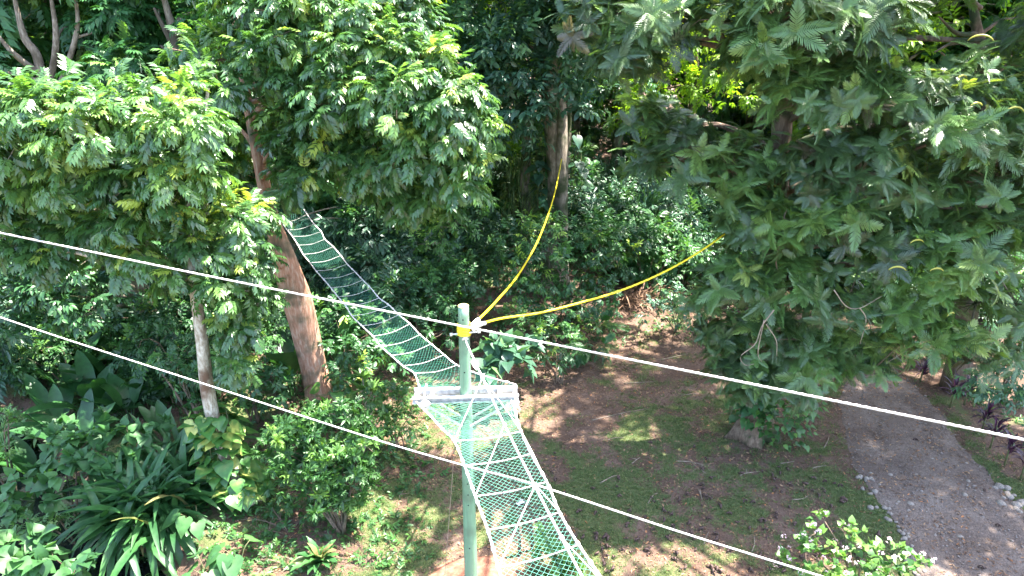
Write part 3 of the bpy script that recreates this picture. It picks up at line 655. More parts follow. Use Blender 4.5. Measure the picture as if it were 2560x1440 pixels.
# lashings of both bridges at the beam ends
for px_, py_, d_, lb in ((1062, 1012, 10.85, 'white rope lashing knotted under the left end of the crossarm'), (1287, 1012, 10.9, 'white rope lashing knotted under the right end of the crossarm')):
    c = P(px_, py_, d_); mb = MB()
    for q in range(8):
        ax = rsph(2); e1 = ax[0]; e2 = nrm(np.cross(ax[0], ax[1])); th = np.linspace(0, 6, 18)
        tube(mb, c + rng.normal(0, .03, 3) + .06 * (np.cos(th)[:, None] * e1 + np.sin(th)[:, None] * e2), .013, 7)
    rope(mb, [c, c + [0.0, .02, .17], c + [0, .30, .2], c + [0, .36, .05]], .012, 40); tag(mb.build('rope_lashing', M['rope']), lb, 'rope lashing')
# two long stay ropes
mb = MB(); rope(mb, [P(-420, 496, 11.2), P(0, 582, 11.1), P(560, 698, 10.9), P(1168, 818, 10.45), P(1800, 944, 8.7), P(2560, 1099, 7.2), P(3300, 1252, 6.2)], .0142, 1200, 3, pitch=.10)
tag(mb.build('stay_rope', M['rope']), 'upper long white stay rope passing across the top of the pole', 'rope', 'stay ropes across the view')
mb = MB(); rope(mb, [P(-420, 640, 11), P(0, 793, 10.8), P(560, 976, 10.2), P(930, 1096, 9.3), L4[1], S3 + [0, 0, .02], P(1700, 1330, 7.6), P(2050, 1440, 7.1), P(2700, 1650, 6.4)], .0102, 700, 3, knots=[(.52, 1.2)])
tag(mb.build('stay_rope', M['rope']), 'lower long white stay rope crossing over the near net bridge', 'rope', 'stay ropes across the view')
mb = MB(); rope(mb, [P(1144, 1003, 11.2), P(1137, 1110, 11.6), gp(1112, 1452)], .0055, 80, sides=6)
tag(mb.build('thin_cord', M['twig']), 'thin tan cord hanging beside the pole down to the soil', 'cord')
# yellow guy ropes
yw = MB(); th = np.linspace(0, 2 * math.pi * 6.5, 200); zz = 5.47 - .028 * th / (2 * math.pi)
tube(yw, np.c_[PBX + .099 * np.cos(th), PBY + .099 * np.sin(th), zz], .0155, 8); tag(yw.build('rope_wrap', M['yellow']), 'yellow rope wound in tight coils around the pole top', 'rope wrap')
EY = np.array([PBX + .13, PBY - .02, 5.45])
def yrope(pts, lb):
    o = thing('guy_rope', lb, 'rope', pts[0], 'yellow guy ropes from the pole'); mb = MB(); rope(mb, pts, .0195, 260, 3); mb.build('line', M['yellow'], o)
    e = np.asarray(pts[1]); t = nrm(e - pts[0]); mb = MB(); rope(mb, [pts[0], pts[0] + t * .28], .030, 40, knots=[(.2, .4), (.6, .3)]); mb.build('whipping', M['rope'], o); return o
yrope([EY, P(1240, 754, 11.6), P(1300, 681, 13.8), P(1350, 590, 16.8), P(1385, 490, 20.2), P(1404, 398, 23.2)], 'yellow guy rope rising steeply to the twin trunk in the forest')
yrope([EY + [.02, 0, -.01], P(1250, 797, 11.2), P(1350, 782, 11.7), P(1450, 757, 12.2), P(1550, 727, 12.8), P(1650, 685, 13.3), P(1740, 635, 13.8), P(1820, 578, 14.3), P(1890, 512, 14.8), P(1938, 465, 15.1)], 'yellow guy rope sagging right into the feathery tree')
mb = MB(); c = EY + [.03, -.03, .0]
for q in range(6):
    ax = rsph(2); e1 = ax[0]; e2 = nrm(np.cross(ax[0], ax[1])); th = np.linspace(0, 6, 16); tube(mb, c + rng.normal(0, .015, 3) + .045 * (np.cos(th)[:, None] * e1 + np.sin(th)[:, None] * e2), .012, 7)
tag(mb.build('rope_knot', M['rope']), 'bulky white knot joining the yellow ropes to the coils on the pole', 'knot')

# ------------------------------------------------------------------ trees
b = gp(812, 1050)
T1 = tree('pinnate_tree', 'large sunlit tree on a leaning orange trunk left of the long net bridge', 'tree',
    [([b, PY(786, 920, 15.6), PY(748, 760, 15.5), PY(712, 660, 15.4), PY(683, 560, 15.3), PY(655, 440, 15.4), PY(618, 250, 15.5), PY(592, 90, 15.6), PY(575, -80, 15.6)], [.33, .30, .345, .29, .165, .14, .11, .08, .04]),
     ([PY(712, 670, 15.4), PY(696, 640, 15.1), PY(684, 622, 14.9)], [.2, .14, .09])],
    M['bark_orange'], PLY([(660, 30, 15, 100), (780, 60, 14.6, 140), (900, 110, 14.4, 130), (1000, 50, 15, 100), (745, 180, 14.6, 105), (860, 250, 14.2, 130), (980, 250, 13.8, 115), (1065, 180, 14, 95), (1120, 260, 13.8, 95), (1180, 320, 14.2, 65), (1060, 350, 14, 110), (940, 390, 14.6, 105), (1000, 460, 15, 90), (1120, 420, 14.5, 80), (790, 350, 14.5, 95), (750, 450, 14.2, 60), (545, 150, 16.4, 100), (530, 300, 16.4, 90), (600, 430, 16.6, 70), (780, -40, 15.4, 90), (930, -30, 15.4, 80), (600, -60, 16, 100), (640, 330, 16.6, 60), (820, 150, 14.2, 80), (960, 150, 14, 80), (630, 130, 14.3, 55), (700, 300, 14.4, 55), (545, 215, 14, 70), (735, 420, 14.3, 42), (1150, 450, 14, 55), (1090, 505, 14.4, 45), (1195, 400, 14, 42), (970, 470, 14.6, 50), (1040, 530, 14.8, 40), (880, 440, 14.4, 45)]),
    M['pinnate'], PIN, 76, .32, 8, .35, 'pinnate leaved trees', young_sunlit=.18, rmax=.06)
b = gp(628, 1268)
T2 = tree('pinnate_tree', 'tree on a slim pale bare trunk rising from variegated climbing leaves', 'tree',
    [([b, PY(590, 1195, 12.3), PY(545, 1090, 12.3), PY(519, 980, 12.3), PY(505, 850, 12.3), PY(488, 720, 12.3), PY(470, 610, 12.4), PY(420, 480, 12.5), PY(350, 410, 12.5), PY(290, 340, 12.5), PY(220, 220, 12.7)], [.18, .15, .145, .14, .12, .10, .085, .07, .06, .05, .03]),
     ([PY(486, 700, 12.35), PY(512, 540, 12.6), PY(500, 420, 12.8), PY(520, 220, 13)], [.08, .065, .05, .03]),
     ([PY(486, 715, 12.35), PY(300, 560, 12.8), PY(140, 480, 13), PY(60, 420, 13), PY(-60, 380, 13)], [.07, .06, .055, .05, .04])],
    M['bark_pale'], PLY([(110, 290, 11.7, 105), (230, 320, 11.7, 105), (50, 350, 12, 100), (330, 290, 12, 90), (430, 330, 11.8, 105), (480, 270, 12.5, 75), (440, 440, 11.8, 95), (330, 450, 12, 95), (210, 440, 12.2, 100), (80, 470, 12.4, 85), (420, 530, 11.6, 70), (320, 560, 12, 75), (500, 610, 12.2, 65), (590, 560, 12.4, 85), (605, 660, 12.2, 70), (560, 720, 12, 65), (655, 745, 12.6, 42), (575, 850, 12.4, 42), (580, 910, 12.2, 40), (605, 800, 12.4, 52), (360, 640, 12, 50), (310, 650, 12.2, 45), (120, 640, 12.5, 60), (435, 685, 12, 42), (30, 590, 12.4, 65), (150, 590, 12.8, 90), (250, 560, 12.6, 70), (-80, 320, 12, 110), (-60, 480, 12.4, 110)]),
    M['pinnate'], PIN, 76, .31, 8, .4, 'pinnate leaved trees', young_sunlit=.12)
b = gp(400, 905)
T3 = tree('grey_tree', 'shaded tree on a mossy grey leaning trunk behind the pale trunk', 'tree',
    [([b, PY(378, 820, 18.7), PY(350, 740, 18.5), PY(325, 640, 18.4), PY(300, 520, 18.3), PY(260, 350, 18.2)], [.36, .30, .27, .24, .2, .1])],
    M['bark_grey'], PLY([(50, 650, 15.5, 100), (140, 720, 15.3, 95), (240, 760, 15.5, 75), (150, 810, 15.3, 55), (20, 770, 15.5, 80), (290, 650, 16.5, 80), (390, 380, 17.5, 110), (240, 640, 16, 90), (430, 600, 17.5, 80), (60, 560, 16, 90)]),
    M['oval'], SPR, 30, .40, 7, .35, young_sunlit=.05, tone0=.4)
b = gp(130, 815)
T4 = tree('forked_tree', 'slender forking tree with several pale stems in the upper left corner', 'tree',
    [([b, PY(125, 400, 20.6), PY(100, 165, 20.5), PY(60, 90, 20.4), PY(30, -30, 20.4)], [.24, .18, .12, .09, .04]),
     ([PY(112, 260, 20.5), PY(140, 110, 20.3), PY(125, -30, 20.3)], [.10, .08, .04]), ([PY(105, 190, 20.5), PY(30, 130, 20), PY(-20, 70, 19.8)], [.09, .07, .03]),
     ([PY(118, 300, 20.5), PY(190, 90, 20.3), PY(185, -30, 20.3)], [.08, .07, .03])],
    M['bark_mid'], PLY([(60, -20, 21.5, 70), (215, 60, 21.6, 70), (310, 60, 21, 90), (20, 290, 19.5, 60), (290, 190, 19.5, 80), (-80, 160, 20, 70), (120, -110, 21, 110), (250, -70, 21, 110), (70, 120, 22.2, 60)]),
    M['pinnate_dark'], PIN, 24, .5, 7, .4, 'pinnate leaved trees', young_sunlit=.1)
b = gp(478, 815)
T4b = tree('forked_tree', 'tree with a two pronged pale fork near the top left of the view', 'tree',
    [([b, PY(470, 400, 20.6), PY(455, 200, 20.5), PY(432, 80, 20.4), PY(400, -40, 20.4)], [.22, .16, .13, .11, .06]), ([PY(445, 140, 20.45), PY(410, 70, 20.3), PY(385, 20, 20.3)], [.09, .06, .04])],
    M['bark_mid'], PLY([(350, 0, 21.6, 70), (560, 30, 20.6, 85), (340, 190, 20.9, 60), (530, 110, 20.6, 75), (460, -100, 21, 120), (620, 200, 20, 90), (380, 110, 21.8, 60), (470, 40, 22, 60)]),
    M['pinnate_dark'], PIN, 24, .5, 7, .4, 'pinnate leaved trees', young_sunlit=.1)
b = gp(742, 745)
tree('slim_tree', 'slim grey tree behind the orange trunk where the long net bridge ends', 'tree', [([b, PY(728, 520, 22), PY(715, 380, 20), PY(700, 200, 19.5)], [.18, .15, .12, .06])], M['bark_grey'],
     PLY([(820, 430, 18.5, 80), (760, 330, 19, 90), (900, 560, 20.5, 60), (960, 520, 21, 70), (700, 430, 17.6, 60)]), M['oval'], SPR, 24, .4, 7, .35, tone0=.38, rmax=.03)
b = PY(1388, 560, 24.3); b[2] = 0
T5 = tree('twin_trunk_tree', 'tall grey barked tree with fused twin trunks holding the steep yellow rope', 'tree',
    [([b, PY(1392, 530, 24.3), PY(1390, 420, 24.2), PY(1378, 290, 24.1), PY(1372, 150, 24), PY(1365, 20, 24), PY(1360, -150, 24)], [.46, .36, .33, .32, .3, .26, .15]),
     ([b + [.22, -.1, 0], PY(1404, 530, 24.0), PY(1405, 420, 23.9), PY(1402, 290, 24), PY(1400, 200, 24.1)], [.3, .24, .22, .2, .12])],
    M['bark_grey'], PLY([(1180, 110, 23, 75), (1260, 150, 22.5, 90), (1200, 210, 22.3, 80), (1300, 240, 22.3, 80), (1230, 300, 22.6, 70), (1390, 190, 22.8, 60), (1430, 120, 23.2, 75), (1340, 80, 22.8, 90), (1435, 275, 22.6, 42), (1200, 370, 23, 50), (1290, 330, 22.8, 50), (1470, 60, 23.5, 75), (1420, -60, 23.5, 120), (1260, -60, 24, 90)]) +
    [(np.array([x_, y_, z_]), r_) for x_, y_, z_, r_ in [(.5, 20, 11.8, 1.2), (2.4, 21, 12.4, 1.3), (4.2, 20.5, 12.2, 1.2), (6, 21.5, 12.6, 1.3), (-.6, 21.6, 12, 1.1), (1.6, 22.2, 13, 1.1), (3.8, 23, 13.4, .8), (5.6, 23.6, 13.4, .9), (2, 26, 13.8, 1.3), (4.2, 26.5, 14, 1.3), (6.5, 26, 14, 1.3), (8.4, 25, 14, 1.2), (3, 28.5, 14.8, 1.3), (5.8, 29, 15, 1.3), (-.5, 25, 13.6, 1.2), (-2.5, 23, 12.6, 1.1), (7.4, 22.6, 13.6, 1.3), (1.4, 18.8, 11.6, .9), (-1.8, 20, 11.6, .9), (3, 19, 11.8, .9)]],  # unseen crown clumps above the view, added to shade the middle undergrowth
    M['oval_grey'], SPR, 15, .62, 7, .3, young_sunlit=.05, tone0=.5)
b = PY(1318, 590, 24.8); b[2] = 0
T6 = tree('epiphyte_tree', 'thin leaning trunk shaggy with hanging epiphytes left of the twin trunk', 'tree',
    [([b, PY(1316, 530, 24.8), PY(1312, 440, 24.8), PY(1322, 330, 24.8), PY(1335, 200, 24.8)], [.2, .17, .17, .16, .1])], M['bark_grey'],
    PLY([(1300, 290, 24.2, 50), (1350, 230, 24.4, 60), (1270, 220, 25, 60)]), M['oval_grey'], SPR, 15, .5, 6, .3, tone0=.45)
mb = MB()
for kx in range(420):
    c = PY(rng.uniform(1262, 1345), rng.uniform(380, 520), rng.uniform(24.4, 25)); a = rng.uniform(0, 6.28); d = np.array([math.cos(a) * .5, math.sin(a) * .5, rng.uniform(-1, .5)])
    place(mb, [strap(.03, .3, .9, 5)], [c], [d], [[0, 0, 1.]], [rng.uniform(.3, .7)], [rng.random() * .7])
tag(mb.build('hanging_epiphyte', M['grass']), 'shaggy clump of grassy epiphytes hanging round the thin leaning trunk', 'epiphyte')
b = gp(1090, 800)
tree('understory_tree', 'small tree with pale sunlit oval leaves between the net bridge and twin trunk', 'tree', [([b, PY(1100, 650, 21.4), PY(1110, 520, 21), PY(1130, 400, 20.6)], [.1, .08, .06, .03])], M['bark_grey'],
     PLY([(1090, 540, 19.2, 60), (1130, 570, 19.2, 60), (1185, 500, 19.4, 55), (1050, 480, 18.8, 55), (1170, 430, 18.8, 50), (1080, 610, 19.6, 40)]), M['shrub'], SPR, 26, .36, 6, .3, young_sunlit=.1)
# feathery tree on the right
b = gp(1882, 1085)
T8 = tree('feathery_tree', 'huge dark green tree with feathery drooping fronds beside the gravel road', 'tree',
    [([b, PY(1895, 1000, 14.8), PY(1915, 850, 14.8), PY(1935, 650, 14.9), PY(1945, 470, 15), PY(1955, 300, 15), PY(1965, 100, 15), PY(1975, -150, 15.2), PY(1985, -500, 15.3)], [.42, .28, .26, .24, .23, .21, .18, .15, .06])],
    M['bark_brown'], PLY([(1480, 60, 13.8, 75), (1600, 50, 13.6, 90), (1560, 150, 13.6, 85), (1655, 90, 13.6, 55), (1800, 60, 13.4, 90), (1950, 60, 12.8, 110), (1900, 150, 13, 100), (2060, 100, 12.6, 110), (2180, 70, 12.6, 90), (2000, 250, 13, 110), (2130, 230, 12.8, 100), (2250, 260, 12.6, 110), (2400, 330, 12.4, 120), (2430, 210, 13, 90), (1600, 310, 14.6, 75), (1700, 400, 14.4, 95), (1830, 430, 14, 100), (1690, 330, 15, 45), (1600, 420, 15, 60),
        (2040, 420, 13.2, 110), (2180, 430, 12.8, 110), (2330, 480, 12.6, 80), (2480, 450, 12.4, 110), (1900, 560, 13.6, 105), (2060, 560, 13, 105), (1970, 720, 13.2, 100), (1850, 700, 13.6, 90), (2090, 770, 13, 90), (1900, 850, 13.4, 85), (2040, 900, 13.2, 90), (2150, 880, 13, 75), (1850, 940, 13.4, 60), (1960, 960, 13.4, 60), (2240, 620, 12.6, 100), (2460, 620, 12.2, 110), (2440, 760, 12.4, 70), (2540, 760, 12.4, 70), (2150, 660, 13, 80), (2600, 520, 12.5, 120), (2600, 300, 12.8, 120),
        (1700, -50, 14, 90), (1880, -60, 14, 100), (2080, -60, 13.6, 110), (1800, 830, 13.6, 55), (1835, 900, 13.4, 55), (1870, 985, 13.3, 42), (1760, 760, 14, 50), (2240, 870, 12.3, 50), (2450, 905, 12.1, 42), (2180, 925, 12.8, 45), (2520, 880, 12.3, 45), (2280, -60, 13.6, 130), (1500, -60, 14.4, 110), (1900, -200, 15, 90), (2150, -220, 15, 100), (2550, -120, 14, 170), (2700, 100, 14, 170)]) +
    [(np.array([x_, y_, z_]), r_ * .46) for x_, y_, z_, r_ in [(3.4, 10.6, 12.6, .6), (2.9, 11.8, 12.3, .65), (4.0, 9.7, 12.9, .55), (2.3, 12.9, 12.0, .55), (3.5, 12.6, 12.5, .7), (4.4, 14, 12.6, .8), (5.2, 11.2, 12.4, .9), (6.4, 10.2, 12.8, .75), (7.6, 11.4, 13.2, .8), (9, 10.2, 13, 1.1), (6.2, 12.6, 13.2, 1.0), (8.2, 13.2, 14.2, 1.2), (6.5, 16.5, 12.6, 1.1), (8.2, 18, 13.4, 1.2), (9.6, 16.6, 14, 1.3), (7.4, 20, 14, 1.3), (10.6, 19.6, 14.6, 1.4), (5.4, 18.6, 12.6, .9), (10.2, 12, 13.6, 1.2), (4.9, 12.8, 12.4, .8), (10.8, 9.4, 12.8, 1.0), (7.4, 9.3, 12.6, .8), (9.6, 14, 15.4, 1.3), (7, 14.6, 15.4, 1.2), (11.8, 13.6, 14.6, 1.3), (12.4, 11, 13.2, 1.1)]],  # unseen overhanging clumps, added to cast dappled shade on lawn and soil
    M['feather'], ROS, 74, .36, 1, -.5, young_sunlit=.10, sprd=.45, outw=.8, tw=.45, rmax=.11, zup=.05, extra=[(PLY([(2290, 790, 12.3, 75), (2350, 700, 12.2, 95), (2400, 860, 12.1, 60), (2330, 850, 12.1, 45)]), .78), (PLY([(2060, 560, 12.4, 40), (1960, 545, 12.7, 45), (1950, 610, 12.7, 35), (2130, 540, 12.3, 40)]), .66)])
for kx, (a, c_, Y) in enumerate([(2460, 115, 12.0), (2415, 205, 12.0), (2450, 275, 11.9), (2545, 295, 11.8), (2350, 690, 11.5), (2250, 690, 11.7), (2385, 800, 11.5), (2300, 620, 11.8), (2440, 370, 11.8)]):
    c = PY(a, c_, Y); th = np.linspace(0, 2.2, 12); a0 = rng.uniform(-.6, .6); mb = MB()
    pth = c + .20 * np.c_[np.cos(a0) * np.sin(th - 1.1), np.sin(a0) * np.sin(th - 1.1), np.cos(th - 1.1) * .8]
    pth = c + [0, .12, 0] + (pth - c) * rng.uniform(.6, 1.05); tube(mb, pth, .019 * np.sin(np.linspace(.25, 2.9, 12)), 6); mb.build('seed_pod', M['ypod'], T8)
for kx, lst in enumerate([[(1935, 775), (1905, 815), (1888, 860), (1852, 890), (1862, 912), (1885, 910)], [(1910, 800), (1895, 880), (1905, 905)], [(1915, 810), (1940, 850), (1942, 890)], [(2085, 725), (2115, 765), (2150, 770), (2205, 740)], [(2150, 770), (2165, 800), (2150, 860)], [(2310, 840), (2260, 880), (2220, 905)], [(2345, 830), (2360, 880), (2372, 900)]]):
    mb = MB(); tube(mb, smooth_path([PY(a, c_, 12.1 + .2 * (kx < 3)) for a, c_ in lst], 20), np.linspace(.014, .005, 20), 6); mb.build('dead_branch', M['twig'], T8)
# tall neighbour just outside the frame on the right: shades the road and the feathery tree
tree('shade_tree', 'very tall tree outside the right edge shading the road', 'tree', [([np.array([17.5, 17, -.2]), np.array([17.2, 17, 8]), np.array([16.5, 17, 16]), np.array([16, 17, 22])], [.5, .4, .3, .15])], M['bark_brown'],
     [(np.array([x_, y_, z_]), r_) for x_, y_, z_, r_ in [(12.5, 18, 17, 2.4), (15, 16, 19, 2.6), (14, 20, 20, 2.5), (11, 19, 20, 2.0), (17, 19, 18, 2.6), (14.5, 14, 15, 2.2), (17, 14, 14, 2.3), (18, 17, 22, 2.5), (15.5, 11.5, 13, 2.0), (19, 12, 14, 2.4), (14.5, 9, 13.5, 1.8), (17, 8.5, 14, 2.0), (14.5, 17.5, 16, 2.0), (16.5, 21.5, 17, 2.2), (13, 21.5, 15, 1.8), (18.5, 15.5, 16, 2.0), (15.5, 24, 16, 2.0), (13.2, 13.5, 16, 1.7), (16, 6.5, 13.5, 1.8)]], M['oval'], SPR, 15, .6, 6, .3)

# ------------------------------------------------------------------ understory, named one by one
def rosette(name, label, cat, base, n, protos, l0, l1, e0, e1, leaf, stem_h=0, group=None, tone0=.5, part='leaves', up=1.0, jit=0):
    base = np.asarray(base, float); root = thing(name, label, cat, base, group); mb = MB()
    a = rng.uniform(0, 2 * math.pi, n); el = np.radians(rng.uniform(e0, e1, n)); d = np.c_[np.cos(a) * np.cos(el), np.sin(a) * np.cos(el), np.sin(el)]
    hz = stem_h * (1 - .5 * rng.random(n))
    p = base + np.c_[np.cos(a) * .05, np.sin(a) * .05, hz] + np.c_[rng.normal(0, 1, (n, 2)), 0 * a] * jit; d = d + np.c_[rng.normal(0, .25, (n, 2)), 0 * a] * (jit > 0)
    place(mb, protos, p, d, np.tile([0, 0, up], (n, 1)) - d * .2, rng.uniform(l0, l1, n), np.clip(rng.normal(tone0, .2, n), 0, 1)); mb.build(part, leaf, root)
    if stem_h > 0:
        sb = MB(); tube(sb, [base - [0, 0, .05], base + [0, 0, stem_h * .5], base + [0, 0, stem_h]], [.025, .02, .015], 6); sb.build('stem', M['stem'], root)
    return root
def on(px, py): return gp(px, py)
rosette('strap_leaf_plant', 'large rosette of long strap leaves spilling over the stream bank', 'plant', on(385, 1285) + [0, 0, .3], 430, STR, .8, 1.7, -25, 78, M['strap'], jit=.36, tone0=.45)
rosette('strap_leaf_plant', 'smaller upright strap leaved plant behind the large rosette', 'plant', on(460, 1190) + [0, 0, .2], 80, STR, .8, 1.4, 15, 78, M['strap'], jit=.35)
bush('heart_leaf_vine', 'sunlit mass of heart shaped vine leaves draped behind the strap leaf rosette', 'vine', on(190, 1300), PLY([(90, 1230, 11.6, 75), (50, 1290, 11.2, 55), (190, 1150, 12.2, 75), (280, 1090, 12.6, 70), (360, 1090, 12.6, 55), (250, 1190, 12, 65), (150, 1100, 12.8, 60), (310, 1170, 12.2, 50)]), M['heart'], HEA, 44, .22, 5, .25, tone0=.35, young_sunlit=.0)
bush('heart_leaf_vine', 'large round vine leaves in the bottom left corner of the view', 'vine', on(60, 1480), PLY([(40, 1420, 9.6, 70), (130, 1400, 9.8, 60), (90, 1350, 10.2, 50), (190, 1440, 9.4, 55), (-40, 1380, 9.8, 70)]), M['heart'], HEA, 40, .26, 5, .2, tone0=.35, young_sunlit=.0)
bush('small_leaf_bush', 'bright small leaved plant at the left edge above the vine', 'bush', on(10, 1200), PLY([(10, 1080, 12.6, 50), (20, 1150, 12.2, 45), (-40, 1120, 12.4, 60), (20, 1040, 12.8, 35)]), M['shrub'], SPR, 40, .18, 6, .2)
bush('small_leaf_bush', 'bright creeping plant between the dark water and the strap leaf rosette', 'bush', on(60, 1370), PLY([(40, 1340, 10.6, 45), (100, 1320, 10.8, 45), (150, 1300, 11, 40)]), M['shrub'], SPR, 50, .16, 6, .15)
for (a, c_, n, l0, l1, lb) in [(250, 985, 9, .9, 1.4, 'broad leaved plant with drooping paddles in the centre of the shaded bank'), (150, 1010, 8, .9, 1.3, 'broad leaved plant with grey paddles near the left edge'), (330, 1000, 8, .8, 1.2, 'broad paddle plant just left of the small cycad'), (210, 1060, 8, .8, 1.2, 'low paddle plant behind the heart shaped vine'), (165, 930, 6, .9, 1.4, 'tall paddle leaf plant standing in the dark gap'), (90, 1080, 7, .8, 1.2, 'paddle plant behind the bright small leaved bush'), (430, 1060, 7, .7, 1.1, 'paddle plant beside the variegated climber'), (290, 930, 6, .8, 1.3, 'paddle plant at the edge of the shade behind the cycad')]:
    rosette('broad_leaf_plant', lb, 'plant', on(a, c_ + 60), n, PAD, l0, l1, 35, 85, M['strap'], 0, 'paddle leaved plants on the bank', .35)
rosette('banana_plant', 'banana like plant with one huge leaf beside the orange trunk', 'plant', on(738, 1010), 7, PAD, 1.3, 2.0, 40, 85, M['strap'], .3, None, .45)
rosette('banana_plant', 'banana like plant with upright leaf behind the orange trunk base', 'plant', on(845, 990), 6, PAD, 1.2, 1.9, 50, 88, M['strap'], .3, None, .5)
rosette('cycad', 'small cycad with arching comb like fronds below the lower stay rope', 'plant', on(372, 1020), 14, [feather(18, .5, 8)], .8, 1.1, 20, 75, M['pinnate_dark'], .3, None, .45, 'fronds')
rosette('palm_frond_plant', 'pale feathery fronds poking in at the left edge', 'plant', on(-40, 1100), 9, [feather(18, .4, 9)], 1.0, 1.4, 25, 65, M['shrub'], .4, None, .6, 'fronds')
# variegated climber on the pale trunk
def climber(name, label, path, n, protos, sc, r, leaf, tone0=.5, up=.4):
    path = smooth_path(path, 60); root = thing(name, label, 'vine', path[0]); mb = MB()
    i = rng.integers(0, 60, n); a = rng.uniform(0, 2 * math.pi, n); o = np.c_[np.cos(a), np.sin(a), 0 * a]
    p = path[i] + o * r * rng.uniform(.6, 1.6, n)[:, None] + np.c_[0 * a, 0 * a, rng.uniform(-.1, .1, n)]
    place(mb, protos, p, o * .85 + rsph(n) * .5 + [0, 0, -.3], o * .5 + [0, 0, up + .6] + rsph(n) * .25, sc * rng.uniform(.7, 1.2, n), np.clip(rng.normal(tone0, .25, n), 0, 1)); mb.build('leaves', leaf, root)
    sb = MB()
    for q in range(6):
        ph = rng.uniform(0, 6.3); s = np.linspace(0, 1, 60); off = np.c_[np.cos(ph + s * 5), np.sin(ph + s * 5), 0 * s] * r * .9
        tube(sb, path + off, .008, 5)
    sb.build('stems', M['stem'], root); return root
b = gp(628, 1268)
climber('variegated_climber', 'yellow and green variegated climber wrapped round the foot of the pale trunk', [b + [-.15, 0, .5], PY(585, 1180, 12.25), PY(550, 1100, 12.25), PY(530, 1030, 12.25)], 190, HEV, .30, .30, M['variegated'], .4)
climber('variegated_climber', 'yellow edged climber at the foot of the orange trunk', [gp(820, 1050), PY(815, 990, 15.2), PY(830, 960, 15.1)], 34, HEV, .30, .42, M['variegated'], .5)
climber('dark_climber', 'large dark climbing leaves clinging between the twin trunk and shaggy trunk', [PY(1355, 520, 24.3), PY(1350, 420, 24.3), PY(1348, 340, 24.3)], 34, HEA, .45, .18, M['oval_grey'], .3)
climber('dark_climber', 'large dark climbing leaves right of the twin trunk', [PY(1440, 520, 24.2), PY(1442, 420, 24.2), PY(1436, 330, 24.2)], 18, HEA, .42, .2, M['oval_grey'], .2)
climber('ivy', 'small leaved green creeper hanging at the foot of the feathery tree', [gp(1940, 1080), PY(1950, 1030, 14.3), PY(1970, 985, 14.3)], 420, HEA, .13, .55, M['shrub'], .35)
climber('ivy', 'round leaved climber hugging the left foot of the feathery tree', [gp(1870, 1060), PY(1880, 1020, 14.4), PY(1885, 980, 14.4)], 70, HEA, .25, .3, M['strap'], .5)
# shrubs round the clearing
bush('leafy_shrub', 'tall green shrub with whorled leaves right of the pale trunk and left of the lawn', 'shrub', on(850, 1330), PLY([(720, 1090, 11.7, 55), (790, 1060, 11.7, 65), (860, 1045, 11.8, 55), (910, 1110, 11.6, 45), (760, 1160, 11.4, 65), (840, 1150, 11.4, 70), (890, 1190, 11.3, 50), (715, 1190, 11.5, 55), (680, 1120, 12, 45), (820, 1240, 11.2, 55), (880, 1260, 11.2, 35)]), M['shrub'], NAR + WHO, 110, .19, 6, .2, tone0=.32)
bush('leafy_shrub', 'rounded shrub under the left end of the crossarm', 'shrub', on(990, 1120), PLY([(980, 1000, 14.2, 50), (1025, 1040, 14, 40), (945, 1050, 14, 50), (1000, 1080, 13.8, 40), (930, 1000, 14.4, 40)]), M['shrub'], SPR, 50, .24, 6, .2, tone0=.4)
for (a, c_, h, lb) in [(928, 940, 1.5, 'upright plant with star shaped leaf heads left of the crossarm'), (905, 1010, 1.2, 'lower star headed plant in front of the taller one')]:
    base = on(a, c_ + 130); root = thing('star_leaf_plant', lb, 'plant', base); mb = MB(); sb = MB()
    for q in range(5):
        e = base + [rng.normal(0, .28), rng.normal(0, .2), h * rng.uniform(.65, 1.05)]; tube(sb, smooth_path([base, (base + e) / 2 + [0, 0, .15], e], 8), np.linspace(.025, .012, 8), 6)
        n = 16; aa = rng.uniform(0, 6.28, n); el = rng.uniform(.0, 1.2, n); place(mb, [ovalleaf(.28, .25, .06)], np.tile(e, (n, 1)), np.c_[np.cos(aa) * np.cos(el), np.sin(aa) * np.cos(el), np.sin(el)], np.tile([0, 0, 1.], (n, 1)), rng.uniform(.28, .42, n), np.clip(rng.normal(.75, .1, n), 0, 1))
    mb.build('leaves', M['shrub'], root); sb.build('stems', M['bark_pale'], root)
def simple_bush(lb, base, lst, leaf, protos, dens, sc, tone0=.4, young_sunlit=.06, name='forest_shrub', per=6, **k):
    return bush(name, lb, 'shrub', on(*base), PLY(lst), leaf, protos, dens, sc, per, .25, tone0=tone0, young_sunlit=young_sunlit, **k)
simple_bush('dark shrub between the pale trunk and the orange trunk', (640, 1060), [(600, 900, 15, 70), (650, 850, 16.8, 70), (620, 960, 14.6, 65), (660, 930, 15.6, 50), (570, 960, 14.4, 55), (690, 990, 15.2, 35)], M['oval'], SPR, 26, .34)
simple_bush('low dark shrub beside the strap leaf plant under the pale trunk', (520, 1120), [(450, 960, 14, 60), (490, 1020, 13.6, 50), (440, 900, 15, 60), (400, 860, 16, 60), (350, 880, 16.5, 60)], M['oval'], SPR, 26, .32)
simple_bush('dark drooping shrub right of the orange trunk under the net bridge', (900, 1020), [(860, 880, 16, 60), (920, 840, 17, 65), (840, 800, 17, 60), (880, 940, 15.4, 55), (800, 860, 16.6, 50), (960, 900, 16, 50)], M['oval'], SPR, 26, .36)
simple_bush('bluish dark shrub with long leaves seen above the middle of the net bridge', (960, 830), [(900, 600, 20.5, 65), (960, 570, 20.8, 65), (1000, 640, 20.5, 60), (920, 680, 20, 70), (880, 560, 21, 50), (1010, 580, 21, 45)], M['oval_grey'], NAR + SPR, 22, .5, .3)
